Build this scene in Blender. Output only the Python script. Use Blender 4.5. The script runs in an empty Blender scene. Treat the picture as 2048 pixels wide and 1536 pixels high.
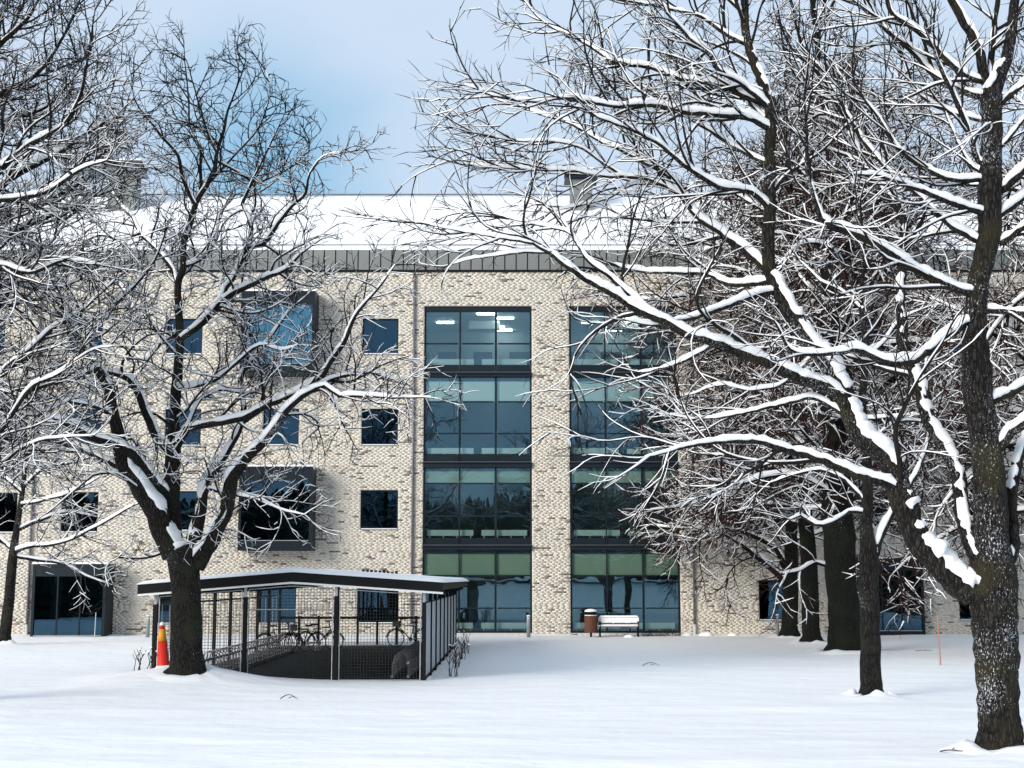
import bpy, math, random
import numpy as np
from mathutils import Vector, Matrix, noise as mnoise

random.seed(7)
rng = np.random.default_rng(7)
S = bpy.context.scene
COL = S.collection
R = math.radians

# ------------------------------------------------------------------ camera
FPX, HOR, EYE = 2900.0, 1158.0, 2.6          # focal length and horizon in photograph pixels, eye height in metres
TH = math.atan((HOR - 768) / FPX)
cam = bpy.data.cameras.new('camera')
cam.sensor_width = 36; cam.lens = 36 * FPX / 2048; cam.clip_end = 3000; cam.clip_start = 0.5
camo = bpy.data.objects.new('camera', cam); COL.objects.link(camo)
camo.location = (0, 0, EYE); camo.rotation_euler = (math.pi / 2 + TH, 0, 0)
S.camera = camo

# ------------------------------------------------------------------ sky
SUN_EL, SUN_AZ = R(20), R(224)               # azimuth measured clockwise from +Y: light comes from the left behind the camera
w = bpy.data.worlds.new('World'); S.world = w; w.use_nodes = True
nt = w.node_tree; nt.nodes.clear()
def N(t, tree, **kw):
    n = tree.nodes.new(t)
    for k, v in kw.items(): setattr(n, k, v)
    return n
out = N('ShaderNodeOutputWorld', nt); bg = N('ShaderNodeBackground', nt)
sky = N('ShaderNodeTexSky', nt, sky_type='NISHITA', sun_disc=False, sun_elevation=SUN_EL, sun_rotation=SUN_AZ)
tc = N('ShaderNodeTexCoord', nt)
mp = N('ShaderNodeMapping', nt); mp.inputs['Scale'].default_value = (1.0, 1.0, 2.2); mp.inputs['Location'].default_value = (0.35, 0.1, 0.2)
nz = N('ShaderNodeTexNoise', nt); nz.inputs['Scale'].default_value = 2.2; nz.inputs['Detail'].default_value = 6; nz.inputs['Roughness'].default_value = 0.5
vd = N('ShaderNodeVectorMath', nt, operation='DISTANCE')
g0 = Vector((-0.165, 0.949, 0.268)).normalized(); vd.inputs[1].default_value = g0   # the gap in the cloud over the roof
mr = N('ShaderNodeMapRange', nt); mr.inputs['From Min'].default_value = 0.0; mr.inputs['From Max'].default_value = 0.165
mr.inputs['To Min'].default_value = -0.56; mr.inputs['To Max'].default_value = 0.30
ad = N('ShaderNodeMath', nt, operation='ADD')
rp = N('ShaderNodeMapRange', nt); rp.interpolation_type = 'SMOOTHSTEP'
rp.inputs['From Min'].default_value = 0.10; rp.inputs['From Max'].default_value = 0.62; rp.inputs['To Min'].default_value = 0.12; rp.inputs['To Max'].default_value = 0.97
mx = N('ShaderNodeMix', nt, data_type='RGBA')
cn = N('ShaderNodeTexNoise', nt); cn.inputs['Scale'].default_value = 3.0; cn.inputs['Detail'].default_value = 4
cr = N('ShaderNodeMix', nt, data_type='RGBA')
cr.inputs[6].default_value = (4.4, 5.55, 7.0, 1); cr.inputs[7].default_value = (5.35, 6.2, 7.35, 1)
L = nt.links.new
L(tc.outputs['Generated'], mp.inputs[0]); L(mp.outputs[0], nz.inputs['Vector']); L(tc.outputs['Generated'], vd.inputs[0])
L(vd.outputs['Value'], mr.inputs['Value']); L(nz.outputs['Fac'], ad.inputs[0]); L(mr.outputs[0], ad.inputs[1])
L(ad.outputs[0], rp.inputs['Value']); L(rp.outputs[0], mx.inputs[0])
bl = N('ShaderNodeMix', nt, data_type='RGBA'); bl.inputs[0].default_value = 0.62; bl.inputs[7].default_value = (1.8, 4.8, 7.3, 1)   # clear air in the gap
L(sky.outputs[0], bl.inputs[6]); L(bl.outputs[2], mx.inputs[6])
L(mp.outputs[0], cn.inputs['Vector']); L(cn.outputs['Fac'], cr.inputs[0]); L(cr.outputs[2], mx.inputs[7])
L(mx.outputs[2], bg.inputs['Color']); bg.inputs['Strength'].default_value = 0.1
L(bg.outputs[0], out.inputs[0])

sl = bpy.data.lights.new('sun', 'SUN'); sl.energy = 3.0; sl.angle = R(28); sl.color = (1.0, 0.93, 0.82)
so = bpy.data.objects.new('sun', sl); COL.objects.link(so)
sd = Vector((math.sin(SUN_AZ) * math.cos(SUN_EL), math.cos(SUN_AZ) * math.cos(SUN_EL), math.sin(SUN_EL)))
so.rotation_euler = sd.to_track_quat('Z', 'Y').to_euler(); so.location = (-30, -30, 40)

S.view_settings.view_transform = 'Standard'; S.view_settings.look = 'None'
S.view_settings.exposure = 0.38; S.view_settings.gamma = 1.0; S.view_settings.use_curve_mapping = False
S.render.engine = 'CYCLES'
S.cycles.transparent_max_bounces = 12; S.cycles.max_bounces = 8; S.cycles.caustics_reflective = False

# ------------------------------------------------------------------ helpers
CT, ST = math.cos(TH), math.sin(TH)
def P(px, py, Y):
    """world point that stands Y metres away at this place of the photograph"""
    v = 768 - py
    dy = CT * FPX - ST * v; dz = ST * FPX + CT * v
    k = Y / dy
    return Vector(((px - 1024) * k, Y, EYE + dz * k))

def mat(name, col, rough=0.8, metal=0.0, spec=0.5):
    m = bpy.data.materials.new(name); m.use_nodes = True
    b = m.node_tree.nodes['Principled BSDF']
    b.inputs['Base Color'].default_value = (*col, 1); b.inputs['Roughness'].default_value = rough
    b.inputs['Metallic'].default_value = metal; b.inputs['Specular IOR Level'].default_value = spec
    return m, m.node_tree, b
def bump(t, b, src, strength, dist):
    bn = N('ShaderNodeBump', t); bn.inputs['Strength'].default_value = strength; bn.inputs['Distance'].default_value = dist
    t.links.new(src, bn.inputs['Height']); t.links.new(bn.outputs[0], b.inputs['Normal']); return bn
def noise_mat(name, c1, c2, scale, rough=0.8, metal=0.0, bmp=0.0, dist=0.02, stretch=None, spec=0.3):
    m, t, b = mat(name, c1, rough, metal, spec)
    co = N('ShaderNodeTexCoord', t); n = N('ShaderNodeTexNoise', t); n.inputs['Scale'].default_value = scale; n.inputs['Detail'].default_value = 6
    src = co.outputs['Object']
    if stretch:
        q = N('ShaderNodeMapping', t); q.inputs['Scale'].default_value = stretch; t.links.new(src, q.inputs[0]); src = q.outputs[0]
    t.links.new(src, n.inputs['Vector'])
    x = N('ShaderNodeMix', t, data_type='RGBA'); x.inputs[6].default_value = (*c1, 1); x.inputs[7].default_value = (*c2, 1)
    r = N('ShaderNodeMapRange', t); r.inputs['From Min'].default_value = 0.3; r.inputs['From Max'].default_value = 0.7
    t.links.new(n.outputs['Fac'], r.inputs[0]); t.links.new(r.outputs[0], x.inputs[0]); t.links.new(x.outputs[2], b.inputs['Base Color'])
    if bmp: bump(t, b, n.outputs['Fac'], bmp, dist)
    return m

M = {}
# snow
m, t, b = mat('snow', (0.90, 0.905, 0.915), 0.75, 0, 0.3)
co = N('ShaderNodeTexCoord', t); n1 = N('ShaderNodeTexNoise', t); n1.inputs['Scale'].default_value = 1.2; n1.inputs['Detail'].default_value = 8
q = N('ShaderNodeMapping', t); q.inputs['Scale'].default_value = (0.45, 1.0, 1.0); t.links.new(co.outputs['Object'], q.inputs[0]); t.links.new(q.outputs[0], n1.inputs['Vector'])
n5 = N('ShaderNodeTexNoise', t); n5.inputs['Scale'].default_value = 9.0; n5.inputs['Detail'].default_value = 5; t.links.new(q.outputs[0], n5.inputs['Vector'])
ms = N('ShaderNodeMath', t, operation='MULTIPLY_ADD'); ms.inputs[1].default_value = .16; t.links.new(n5.outputs['Fac'], ms.inputs[0]); t.links.new(n1.outputs['Fac'], ms.inputs[2])
bump(t, b, ms.outputs[0], 0.65, 0.14)
M['snow'] = m
M['branch_snow'] = noise_mat('branch_snow', (0.88, 0.89, 0.91), (0.92, 0.925, 0.935), 14, 0.8, bmp=0.4, dist=0.02, spec=0.3)

def bark_mat(name, dark, light, moss, fleck):
    m, t, b = mat(name, dark, 0.92, 0, 0.2)
    co = N('ShaderNodeTexCoord', t)
    mp = N('ShaderNodeMapping', t); mp.inputs['Scale'].default_value = (16, 16, 4.0); t.links.new(co.outputs['Object'], mp.inputs[0])
    n = N('ShaderNodeTexNoise', t); n.inputs['Scale'].default_value = 1.6; n.inputs['Detail'].default_value = 8; n.inputs['Roughness'].default_value = 0.65
    t.links.new(mp.outputs[0], n.inputs['Vector'])
    v = N('ShaderNodeTexVoronoi', t, feature='DISTANCE_TO_EDGE'); v.inputs['Scale'].default_value = 1.1; t.links.new(mp.outputs[0], v.inputs['Vector'])
    x = N('ShaderNodeMix', t, data_type='RGBA'); x.inputs[6].default_value = (*dark, 1); x.inputs[7].default_value = (*light, 1)
    r = N('ShaderNodeMapRange', t); r.inputs['From Min'].default_value = 0.36; r.inputs['From Max'].default_value = 0.62
    t.links.new(n.outputs['Fac'], r.inputs[0])
    fu = N('ShaderNodeMapRange', t); fu.inputs['From Min'].default_value = 0.02; fu.inputs['From Max'].default_value = 0.22; t.links.new(v.outputs['Distance'], fu.inputs[0])
    fm = N('ShaderNodeMath', t, operation='MULTIPLY'); t.links.new(r.outputs[0], fm.inputs[0]); t.links.new(fu.outputs[0], fm.inputs[1]); t.links.new(fm.outputs[0], x.inputs[0])
    n2 = N('ShaderNodeTexNoise', t); n2.inputs['Scale'].default_value = 1.5; n2.inputs['Detail'].default_value = 4; t.links.new(co.outputs['Object'], n2.inputs['Vector'])
    r2 = N('ShaderNodeMapRange', t); r2.inputs['From Min'].default_value = 0.50; r2.inputs['From Max'].default_value = 0.66; t.links.new(n2.outputs['Fac'], r2.inputs[0])
    x2 = N('ShaderNodeMix', t, data_type='RGBA'); x2.inputs[7].default_value = (*moss, 1)
    t.links.new(r2.outputs[0], x2.inputs[0]); t.links.new(x.outputs[2], x2.inputs[6])
    # snow crystals caught in the bark
    n3 = N('ShaderNodeTexNoise', t); n3.inputs['Scale'].default_value = 3.2; n3.inputs['Detail'].default_value = 5; n3.inputs['Roughness'].default_value = 0.75; n3.inputs['Scale'].default_value = 1.0; mp3 = N('ShaderNodeMapping', t); mp3.inputs['Scale'].default_value = (44, 44, 24); t.links.new(co.outputs['Object'], mp3.inputs[0]); t.links.new(mp3.outputs[0], n3.inputs['Vector'])
    n4 = N('ShaderNodeTexNoise', t); n4.inputs['Scale'].default_value = 0.9; n4.inputs['Detail'].default_value = 3; t.links.new(co.outputs['Object'], n4.inputs['Vector'])
    mu = N('ShaderNodeMath', t, operation='MULTIPLY_ADD'); t.links.new(n4.outputs['Fac'], mu.inputs[0]); mu.inputs[1].default_value = .50; t.links.new(n3.outputs['Fac'], mu.inputs[2])
    r3 = N('ShaderNodeMapRange', t); r3.inputs['From Min'].default_value = fleck; r3.inputs['From Max'].default_value = fleck + 0.05; t.links.new(mu.outputs[0], r3.inputs[0])
    x3 = N('ShaderNodeMix', t, data_type='RGBA'); x3.inputs[7].default_value = (0.72, 0.76, 0.82, 1)
    t.links.new(r3.outputs[0], x3.inputs[0]); t.links.new(x2.outputs[2], x3.inputs[6]); t.links.new(x3.outputs[2], b.inputs['Base Color'])
    ad = N('ShaderNodeMath', t, operation='ADD'); t.links.new(n.outputs['Fac'], ad.inputs[0]); t.links.new(v.outputs['Distance'], ad.inputs[1])
    bump(t, b, ad.outputs[0], 1.0, 0.08)
    return m
M['bark'] = bark_mat('bark', (0.005, 0.0045, 0.0045), (0.042, 0.038, 0.034), (0.024, 0.026, 0.016), 0.915)
M['bark_fleck'] = bark_mat('bark_fleck', (0.005, 0.0045, 0.0045), (0.060, 0.053, 0.046), (0.034, 0.030, 0.015), 0.875)
M['bark_green'] = bark_mat('bark_green', (0.005, 0.006, 0.005), (0.018, 0.020, 0.015), (0.012, 0.017, 0.009), 0.96)
M['twig'] = noise_mat('twig', (0.009, 0.007, 0.0065), (0.020, 0.016, 0.014), 2.0, 0.9, spec=0.2)
M['twig_red'] = noise_mat('twig_red', (0.016, 0.008, 0.0065), (0.042, 0.018, 0.014), 1.2, 0.9, spec=0.2)

# brick: its own colour per brick
m, t, b = mat('brick', (0.5, 0.45, 0.36), 0.92, 0, 0.25)
a = N('ShaderNodeAttribute', t); a.attribute_name = 'brick_colour'
co = N('ShaderNodeTexCoord', t); n = N('ShaderNodeTexNoise', t); n.inputs['Scale'].default_value = 22; n.inputs['Detail'].default_value = 5
t.links.new(co.outputs['Object'], n.inputs['Vector'])
r = N('ShaderNodeMapRange', t); r.inputs['To Min'].default_value = 0.82; r.inputs['To Max'].default_value = 1.18; t.links.new(n.outputs['Fac'], r.inputs[0])
x = N('ShaderNodeVectorMath', t, operation='SCALE'); t.links.new(a.outputs['Color'], x.inputs[0]); t.links.new(r.outputs[0], x.inputs['Scale'])
t.links.new(x.outputs[0], b.inputs['Base Color']); bump(t, b, n.outputs['Fac'], 0.4, 0.01)
M['brick'] = m
M['mortar'] = noise_mat('mortar', (0.56, 0.525, 0.47), (0.50, 0.465, 0.415), 9, 0.95)
M['zinc'] = noise_mat('zinc', (0.16, 0.175, 0.17), (0.215, 0.23, 0.22), 0.8, 0.55, 0.25)
M['dark_metal'] = noise_mat('dark_metal', (0.004, 0.010, 0.016), (0.006, 0.014, 0.021), 0.6, 0.45, spec=.22)
M['black_metal'] = noise_mat('black_metal', (0.004, 0.005, 0.006), (0.008, 0.009, 0.010), 1.5, 0.6, spec=.15)
M['steel'] = noise_mat('steel', (0.34, 0.36, 0.38), (0.46, 0.48, 0.50), 5, 0.5, 0.5)
M['grey_paint'] = noise_mat('grey_paint', (0.22, 0.25, 0.27), (0.30, 0.33, 0.36), 3, 0.6)
M['mesh_wire'] = noise_mat('mesh_wire', (0.03, 0.034, 0.038), (0.05, 0.055, 0.06), 3, 0.6, 0.3)
M['pipe'] = noise_mat('pipe', (0.15, 0.15, 0.17), (0.2, 0.2, 0.22), 3, 0.5, 0.4)
M['white_panel'] = noise_mat('white_panel', (0.80, 0.82, 0.80), (0.72, 0.75, 0.73), 2, 0.5)
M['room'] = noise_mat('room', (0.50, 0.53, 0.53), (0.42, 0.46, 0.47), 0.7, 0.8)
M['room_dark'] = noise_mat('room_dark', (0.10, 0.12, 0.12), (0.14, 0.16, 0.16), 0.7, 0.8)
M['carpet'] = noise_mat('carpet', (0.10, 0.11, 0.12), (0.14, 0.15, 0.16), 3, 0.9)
M['blind'] = noise_mat('blind', (0.92, 0.93, 0.90), (0.88, 0.90, 0.87), 1.2, 0.8)
M['sky_reflection_curtain'] = noise_mat('sky_reflection_curtain', (0.10, 0.36, 0.62), (0.16, 0.44, 0.70), 0.8, 0.8)  # sky mirrored in the pane, put into the curtain's colour
M['wood_reflection_blind'] = noise_mat('wood_reflection_blind', (0.58, 0.62, 0.48), (0.46, 0.54, 0.42), 0.5, 0.8)  # white blind with the wood's green reflection put into its colour
M['asphalt'] = noise_mat('asphalt', (0.016, 0.026, 0.033), (0.030, 0.042, 0.050), 6, 0.8, bmp=0.3)
M['wood_brown'] = noise_mat('wood_brown', (0.105, 0.040, 0.027), (0.17, 0.065, 0.043), 2.5, 0.6, stretch=(8, 8, 0.6))
M['cone_red'] = noise_mat('cone_red', (0.72, 0.035, 0.018), (0.62, 0.03, 0.016), 5, 0.55)
M['cone_yellow'] = noise_mat('cone_yellow', (0.80, 0.36, 0.03), (0.72, 0.32, 0.03), 5, 0.55)
M['rubber'] = noise_mat('rubber', (0.012, 0.012, 0.013), (0.02, 0.02, 0.02), 5, 0.8)
M['side_panel'] = noise_mat('side_panel', (0.36, 0.40, 0.43), (0.44, 0.48, 0.51), 1.5, 0.5)
M['stake'] = noise_mat('stake', (0.36, 0.16, 0.12), (0.42, 0.20, 0.15), 6, 0.7)
M['pale_stake'] = noise_mat('pale_stake', (0.45, 0.47, 0.48), (0.55, 0.56, 0.56), 6, 0.6)
M['needle'] = noise_mat('needle', (0.010, 0.020, 0.012), (0.022, 0.038, 0.020), 0.3, 0.9)
M['shrub_leaf'] = noise_mat('shrub_leaf', (0.018, 0.022, 0.020), (0.04, 0.045, 0.035), 4, 0.8)
M['dry_stem'] = noise_mat('dry_stem', (0.045, 0.03, 0.024), (0.08, 0.055, 0.045), 5, 0.9)
m, t, b = mat('lamp_white', (0.9, 0.9, 0.9), 0.5); b.inputs['Emission Color'].default_value = (1, 0.98, 0.92, 1); b.inputs['Emission Strength'].default_value = 4
M['lamp'] = m
m, t, b = mat('lamp_bright', (0.9, 0.9, 0.9), 0.5); b.inputs['Emission Color'].default_value = (0.9, 0.97, 1.0, 1); b.inputs['Emission Strength'].default_value = 9
M['lamp_bright'] = m
def glass_mat(name, tint, refl, fac, wave):
    m = bpy.data.materials.new(name); m.use_nodes = True; t = m.node_tree; t.nodes.clear()
    o = N('ShaderNodeOutputMaterial', t); mixn = N('ShaderNodeMixShader', t)
    tr = N('ShaderNodeBsdfTransparent', t); tr.inputs[0].default_value = (*tint, 1)
    gl = N('ShaderNodeBsdfGlossy', t); gl.inputs['Color'].default_value = (*refl, 1); gl.inputs['Roughness'].default_value = 0.0
    co = N('ShaderNodeTexCoord', t); n = N('ShaderNodeTexNoise', t); n.inputs['Scale'].default_value = 0.8; n.inputs['Detail'].default_value = 2
    t.links.new(co.outputs['Object'], n.inputs['Vector'])
    bn = N('ShaderNodeBump', t); bn.inputs['Strength'].default_value = wave; bn.inputs['Distance'].default_value = 0.02
    t.links.new(n.outputs['Fac'], bn.inputs['Height']); t.links.new(bn.outputs[0], gl.inputs['Normal'])
    fr = N('ShaderNodeFresnel', t); fr.inputs['IOR'].default_value = 1.45
    ad = N('ShaderNodeMath', t, operation='ADD', use_clamp=True); ad.inputs[1].default_value = fac; t.links.new(fr.outputs[0], ad.inputs[0])
    t.links.new(ad.outputs[0], mixn.inputs[0]); t.links.new(tr.outputs[0], mixn.inputs[1]); t.links.new(gl.outputs[0], mixn.inputs[2])
    t.links.new(mixn.outputs[0], o.inputs[0]); return m
M['glass'] = glass_mat('glass', (0.90, 0.99, 0.97), (0.46, 0.76, 0.96), 0.065, 0.10)
M['glass_dark'] = glass_mat('glass_dark', (0.30, 0.42, 0.46), (0.34, 0.68, 1.0), 0.075, 0.08)

WL = {}                                        # world location of every Empty, for parenting
def thing(name, label, cat, loc=(0, 0, 0), group=None, rotz=0):
    o = bpy.data.objects.new(name, None); o.empty_display_size = 0.2
    COL.objects.link(o); o.location = loc; o.rotation_euler = (0, 0, rotz)
    o['label'] = label; o['category'] = cat
    if group: o['group'] = group
    WL[o.name] = Vector(loc); return o
def tag(o, label, cat, group=None):
    o['label'] = label; o['category'] = cat
    if group: o['group'] = group
def link(name, me, parent=None, world=True, kind=None):
    o = bpy.data.objects.new(name, me); COL.objects.link(o)
    if parent is not None:
        o.parent = parent
        if world and parent.name in WL: o.matrix_parent_inverse = Matrix.Translation(-WL[parent.name])
    if kind: o['kind'] = kind
    return o
def np_mesh(name, V, F, material, smooth=True, attr=None):
    """V (n,3) array, F (m,k) array with k = 3 or 4"""
    me = bpy.data.meshes.new(name); k = F.shape[1]
    me.vertices.add(len(V)); me.vertices.foreach_set('co', np.ascontiguousarray(V, dtype=np.float32).ravel())
    me.loops.add(F.size); me.loops.foreach_set('vertex_index', np.ascontiguousarray(F, dtype=np.int32).ravel())
    me.polygons.add(len(F)); me.polygons.foreach_set('loop_start', np.arange(0, F.size, k, dtype=np.int32))
    me.polygons.foreach_set('loop_total', np.full(len(F), k, dtype=np.int32))
    if smooth: me.polygons.foreach_set('use_smooth', np.ones(len(F), dtype=bool))
    if attr is not None:
        a = me.attributes.new('brick_colour', 'FLOAT_COLOR', 'POINT'); a.data.foreach_set('color', np.ascontiguousarray(attr, dtype=np.float32).ravel())
    me.materials.append(material); me.update(calc_edges=True); me.validate(); return me

class MB:
    def __init__(s): s.v = []; s.f = []
    def box(s, x0, x1, y0, y1, z0, z1):
        n = len(s.v)
        s.v += [(x0, y0, z0), (x1, y0, z0), (x1, y1, z0), (x0, y1, z0), (x0, y0, z1), (x1, y0, z1), (x1, y1, z1), (x0, y1, z1)]
        s.f += [(n, n+3, n+2, n+1), (n+4, n+5, n+6, n+7), (n, n+1, n+5, n+4), (n+1, n+2, n+6, n+5), (n+2, n+3, n+7, n+6), (n+3, n, n+4, n+7)]
        return s
    def quad(s, a, b, c, d):
        n = len(s.v); s.v += [tuple(a), tuple(b), tuple(c), tuple(d)]; s.f.append((n, n+1, n+2, n+3)); return s
    def rod(s, a, b, r, k=6, r2=None):
        a = Vector(a); b = Vector(b); r2 = r if r2 is None else r2
        d = (b - a).normalized(); u = d.orthogonal().normalized(); w_ = d.cross(u); n = len(s.v)
        for p, rr in ((a, r), (b, r2)):
            for i in range(k):
                an = 2 * math.pi * i / k
                s.v.append(tuple(p + (u * math.cos(an) + w_ * math.sin(an)) * rr))
        for i in range(k):
            j = (i + 1) % k; s.f.append((n+i, n+j, n+k+j, n+k+i))
        s.f.append(tuple(n+k-1-i for i in range(k))); s.f.append(tuple(n+k+i for i in range(k))); return s
    def path(s, pts, r, k=6):
        for a, b in zip(pts[:-1], pts[1:]): s.rod(a, b, r, k)
        return s
    def lathe(s, prof, cx, cy, k=20, z0=0):
        n = len(s.v)
        for (r, z) in prof:
            for i in range(k):
                an = 2 * math.pi * i / k; s.v.append((cx + r * math.cos(an), cy + r * math.sin(an), z0 + z))
        for a in range(len(prof) - 1):
            for i in range(k):
                j = (i + 1) % k; s.f.append((n+a*k+i, n+a*k+j, n+(a+1)*k+j, n+(a+1)*k+i))
        s.f.append(tuple(n+k-1-i for i in range(k))); e = n + (len(prof)-1)*k; s.f.append(tuple(e+i for i in range(k))); return s
    def prism(s, poly, y0, y1):
        """polygon in x,z extruded along y"""
        n = len(s.v); k = len(poly)
        s.v += [(x, y0, z) for x, z in poly] + [(x, y1, z) for x, z in poly]
        for i in range(k):
            j = (i + 1) % k; s.f.append((n+i, n+j, n+k+j, n+k+i))
        s.f.append(tuple(n+k-1-i for i in range(k))); s.f.append(tuple(n+k+i for i in range(k))); return s
    def mesh(s, name, m, smooth=False):
        me = bpy.data.meshes.new(name); me.from_pydata(s.v, [], s.f); me.materials.append(m)
        if smooth:
            me.polygons.foreach_set('use_smooth', np.ones(len(me.polygons), dtype=bool))
        me.update(); return me
    def build(s, name, m, parent=None, world=True, smooth=False, kind=None):
        return link(name, s.mesh(name, m, smooth), parent, world, kind)
def bevel(o, wdt, seg=2):
    md = o.modifiers.new('bevel', 'BEVEL'); md.width = wdt; md.segments = seg; md.limit_method = 'ANGLE'; return o

# ------------------------------------------------------------------ ground
YW = 67.0                                      # facade plane
LT = (P(368, 1250, 36).x, 36.0)                # foot of the big left tree
SHX0, SHX1, SHY0, SHY1 = P(310, 1200, 38).x, P(850, 1200, 38).x, 38.0, 58.5
def smooth(a, b, x):
    t = min(max((x - a) / (b - a), 0), 1); return t * t * (3 - 2 * t)
FEET = []                                      # where trunks stand: snow banks up round them
def ground_h(x, y):
    h = 0.06 * smooth(55, 66, y)
    for (tx, ty, tr) in FEET:
        q = ((x - tx) ** 2 + (y - ty) ** 2) / (tr * tr)
        if q < 9: h += .16 * math.exp(-q) * (.6 + .8 * mnoise.noise((x * 1.7, y * 1.7, 8.8)))
    h += 0.05 * mnoise.noise((x * 0.16, y * 0.22, 3.1)) + 0.022 * mnoise.noise((x * 0.55, y * 0.9, 9.7)) + 0.012 * mnoise.noise((x * 1.3, y * 1.6, 4.7))
    d2 = ((x - LT[0] + 0.1) / 2.0) ** 2 + ((y - 36.5) / 1.5) ** 2
    h += 0.50 * math.exp(-d2)
    d3 = ((x - SHX0 + 0.9) / 1.2) ** 2 + ((y - 38.5) / 1.6) ** 2
    h += 0.16 * math.exp(-d3)
    for yy, am in ((29.5 + 0.02 * x, 0.07), (26.6 + .03 * x, .03), (24.2 - 0.015 * x, 0.06), (21.3 + 0.01 * x, 0.09)):   # old tracks
        h += am * math.exp(-((y - yy + 0.3 * mnoise.noise((x * 0.2, yy, 0))) / 0.35) ** 2) * (0.6 + 0.5 * mnoise.noise((x * 0.3, yy, 5)))
    # shallow snow inside the bicycle shelter
    ins = smooth(SHX0 - 0.2, SHX0 + 0.3, x) * (1 - smooth(SHX1 - 0.3, SHX1 + 0.2, x)) * smooth(SHY0 + 0.1, SHY0 + 0.5, y) * (1 - smooth(SHY1 - 0.5, SHY1, y))
    h = h * (1 - ins) - 0.10 * ins
    if y > 58:                                 # drift along the foot of the wall
        h += 0.10 * math.exp(-((y - 66.9) / 0.55) ** 2) * (0.35 + 0.9 * max(0, mnoise.noise((x * 0.8, 2.2, 0))) )
    if y < -5: h += 2.4 * smooth(5, 90, -y)
    return h
FEET += [(P(px_, py_, 7540 / (py_ - HOR)).x - .1, 7540 / (py_ - HOR) - .2, r_) for px_, py_, r_ in ((2000, 1493, .9), (1743, 1389, .7), (1691, 1303, 1.3), (1623, 1286, 1.1), (1580, 1276, 1.1), (10, 1288, .9))]
def axis(lo, hi, c0, c1, step, far):
    a = list(np.arange(c0, c1 + 1e-6, step)); s = step; v = c0
    L_ = []
    while v > lo: s = min(s * 1.35, far); v -= s; L_.append(v)
    s = step; v = c1; H_ = []
    while v < hi: s = min(s * 1.35, far); v += s; H_.append(v)
    return np.array(L_[::-1] + a + H_)
gx = axis(-400, 400, -26, 26, 0.3, 40); gy = axis(-400, 420, 17, 68, 0.3, 40)
GX, GY = np.meshgrid(gx, gy)
GZ = np.array([[ground_h(x, y) for x in gx] for y in gy])
V = np.stack([GX.ravel(), GY.ravel(), GZ.ravel()], 1); nx, ny = len(gx), len(gy)
ii = (np.arange(ny - 1)[:, None] * nx + np.arange(nx - 1)[None, :]).ravel()
link('snowy_ground', np_mesh('snowy_ground', V, np.stack([ii, ii + 1, ii + nx + 1, ii + nx], 1), M['snow']), kind='structure')

# ------------------------------------------------------------------ building
BX0, BX1, YB = -36.0, 36.0, YW + 16
def fx(px, py): return P(px, py, YW).x
def fz(py): return P(1024, py, YW).z
ZTOP = fz(541)
bld = thing('office_building', 'long beige brick building with dark framed windows under a snowy roof', 'building', (0, YW, 0))
openings = []
wins = []                                       # (x0, x1, z0, z1)
for (x0, x1, y0, y1) in [(-62, 10, 638, 708), (135, 206, 638, 708), (333, 405, 637, 708), (725, 797, 637, 708), (1500, 1572, 637, 708), (1700, 1772, 637, 708), (1900, 1972, 637, 708),
                         (-34, 38, 819, 891), (130, 203, 818, 891), (330, 402, 818, 891), (526, 598, 817, 890), (723, 796, 817, 890), (1506, 1579, 816, 889), (1710, 1783, 816, 889), (1908, 1982, 816, 889),
                         (-40, 34, 985, 1065), (122, 196, 984, 1064), (325, 398, 982, 1061), (721, 796, 980, 1058), (1514, 1588, 976, 1054), (1713, 1786, 976, 1054), (1912, 1986, 976, 1054),
                         (316, 392, 1164, 1247), (518, 592, 1163, 1247), (714, 797, 1162, 1246), (1518, 1594, 1160, 1240), (1918, 1994, 1160, 1240), (-140, -66, 1166, 1250)]:
    ym = (y0 + y1) / 2
    r_ = (fx(x0, ym), fx(x1, ym), fz(y1), fz(y0)); wins.append(r_); openings.append(r_)
colA = (fx(846, 1000), fx(1064, 1000), fz(1266), fz(612)); colB = (fx(1140, 1000), fx(1358, 1000), fz(1266), fz(612))
openings += [colA, colB]
bays = [(fx(481, 660), fx(637, 660), fz(746), fz(582)), (fx(477, 1010), fx(632, 1010), fz(1101), fz(933))]
entries = [(fx(63, 1200), fx(227, 1200), fz(1278), fz(1128)), (fx(1715, 1190), fx(1842, 1190), fz(1268), fz(1117))]
for q in bays + entries: openings.append((q[0] + 0.12, q[1] - 0.12, q[2] + (0.12 if q in bays else 0), q[3] - 0.12))
# wall with its openings
xs = sorted({BX0, BX1, *[o[0] for o in openings], *[o[1] for o in openings]}); zs = sorted({-0.6, ZTOP, *[o[2] for o in openings], *[o[3] for o in openings]})
mb = MB()
def inside(x, z): return any(o[0] < x < o[1] and o[2] < z < o[3] for o in openings)
for i in range(len(xs) - 1):
    for j in range(len(zs) - 1):
        if not inside((xs[i] + xs[i+1]) / 2, (zs[j] + zs[j+1]) / 2):
            mb.quad((xs[i], YW, zs[j]), (xs[i+1], YW, zs[j]), (xs[i+1], YW, zs[j+1]), (xs[i], YW, zs[j+1]))
            mb.quad((xs[i], YW+.38, zs[j]), (xs[i], YW+.38, zs[j+1]), (xs[i+1], YW+.38, zs[j+1]), (xs[i+1], YW+.38, zs[j]))
for (x0, x1, z0, z1) in openings:
    a, c = YW, YW + .38
    mb.quad((x0, a, z0), (x0, a, z1), (x0, c, z1), (x0, c, z0)); mb.quad((x1, a, z0), (x1, c, z0), (x1, c, z1), (x1, a, z1))
    mb.quad((x0, a, z1), (x1, a, z1), (x1, c, z1), (x0, c, z1)); mb.quad((x0, a, z0), (x0, c, z0), (x1, c, z0), (x1, a, z0))
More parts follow.
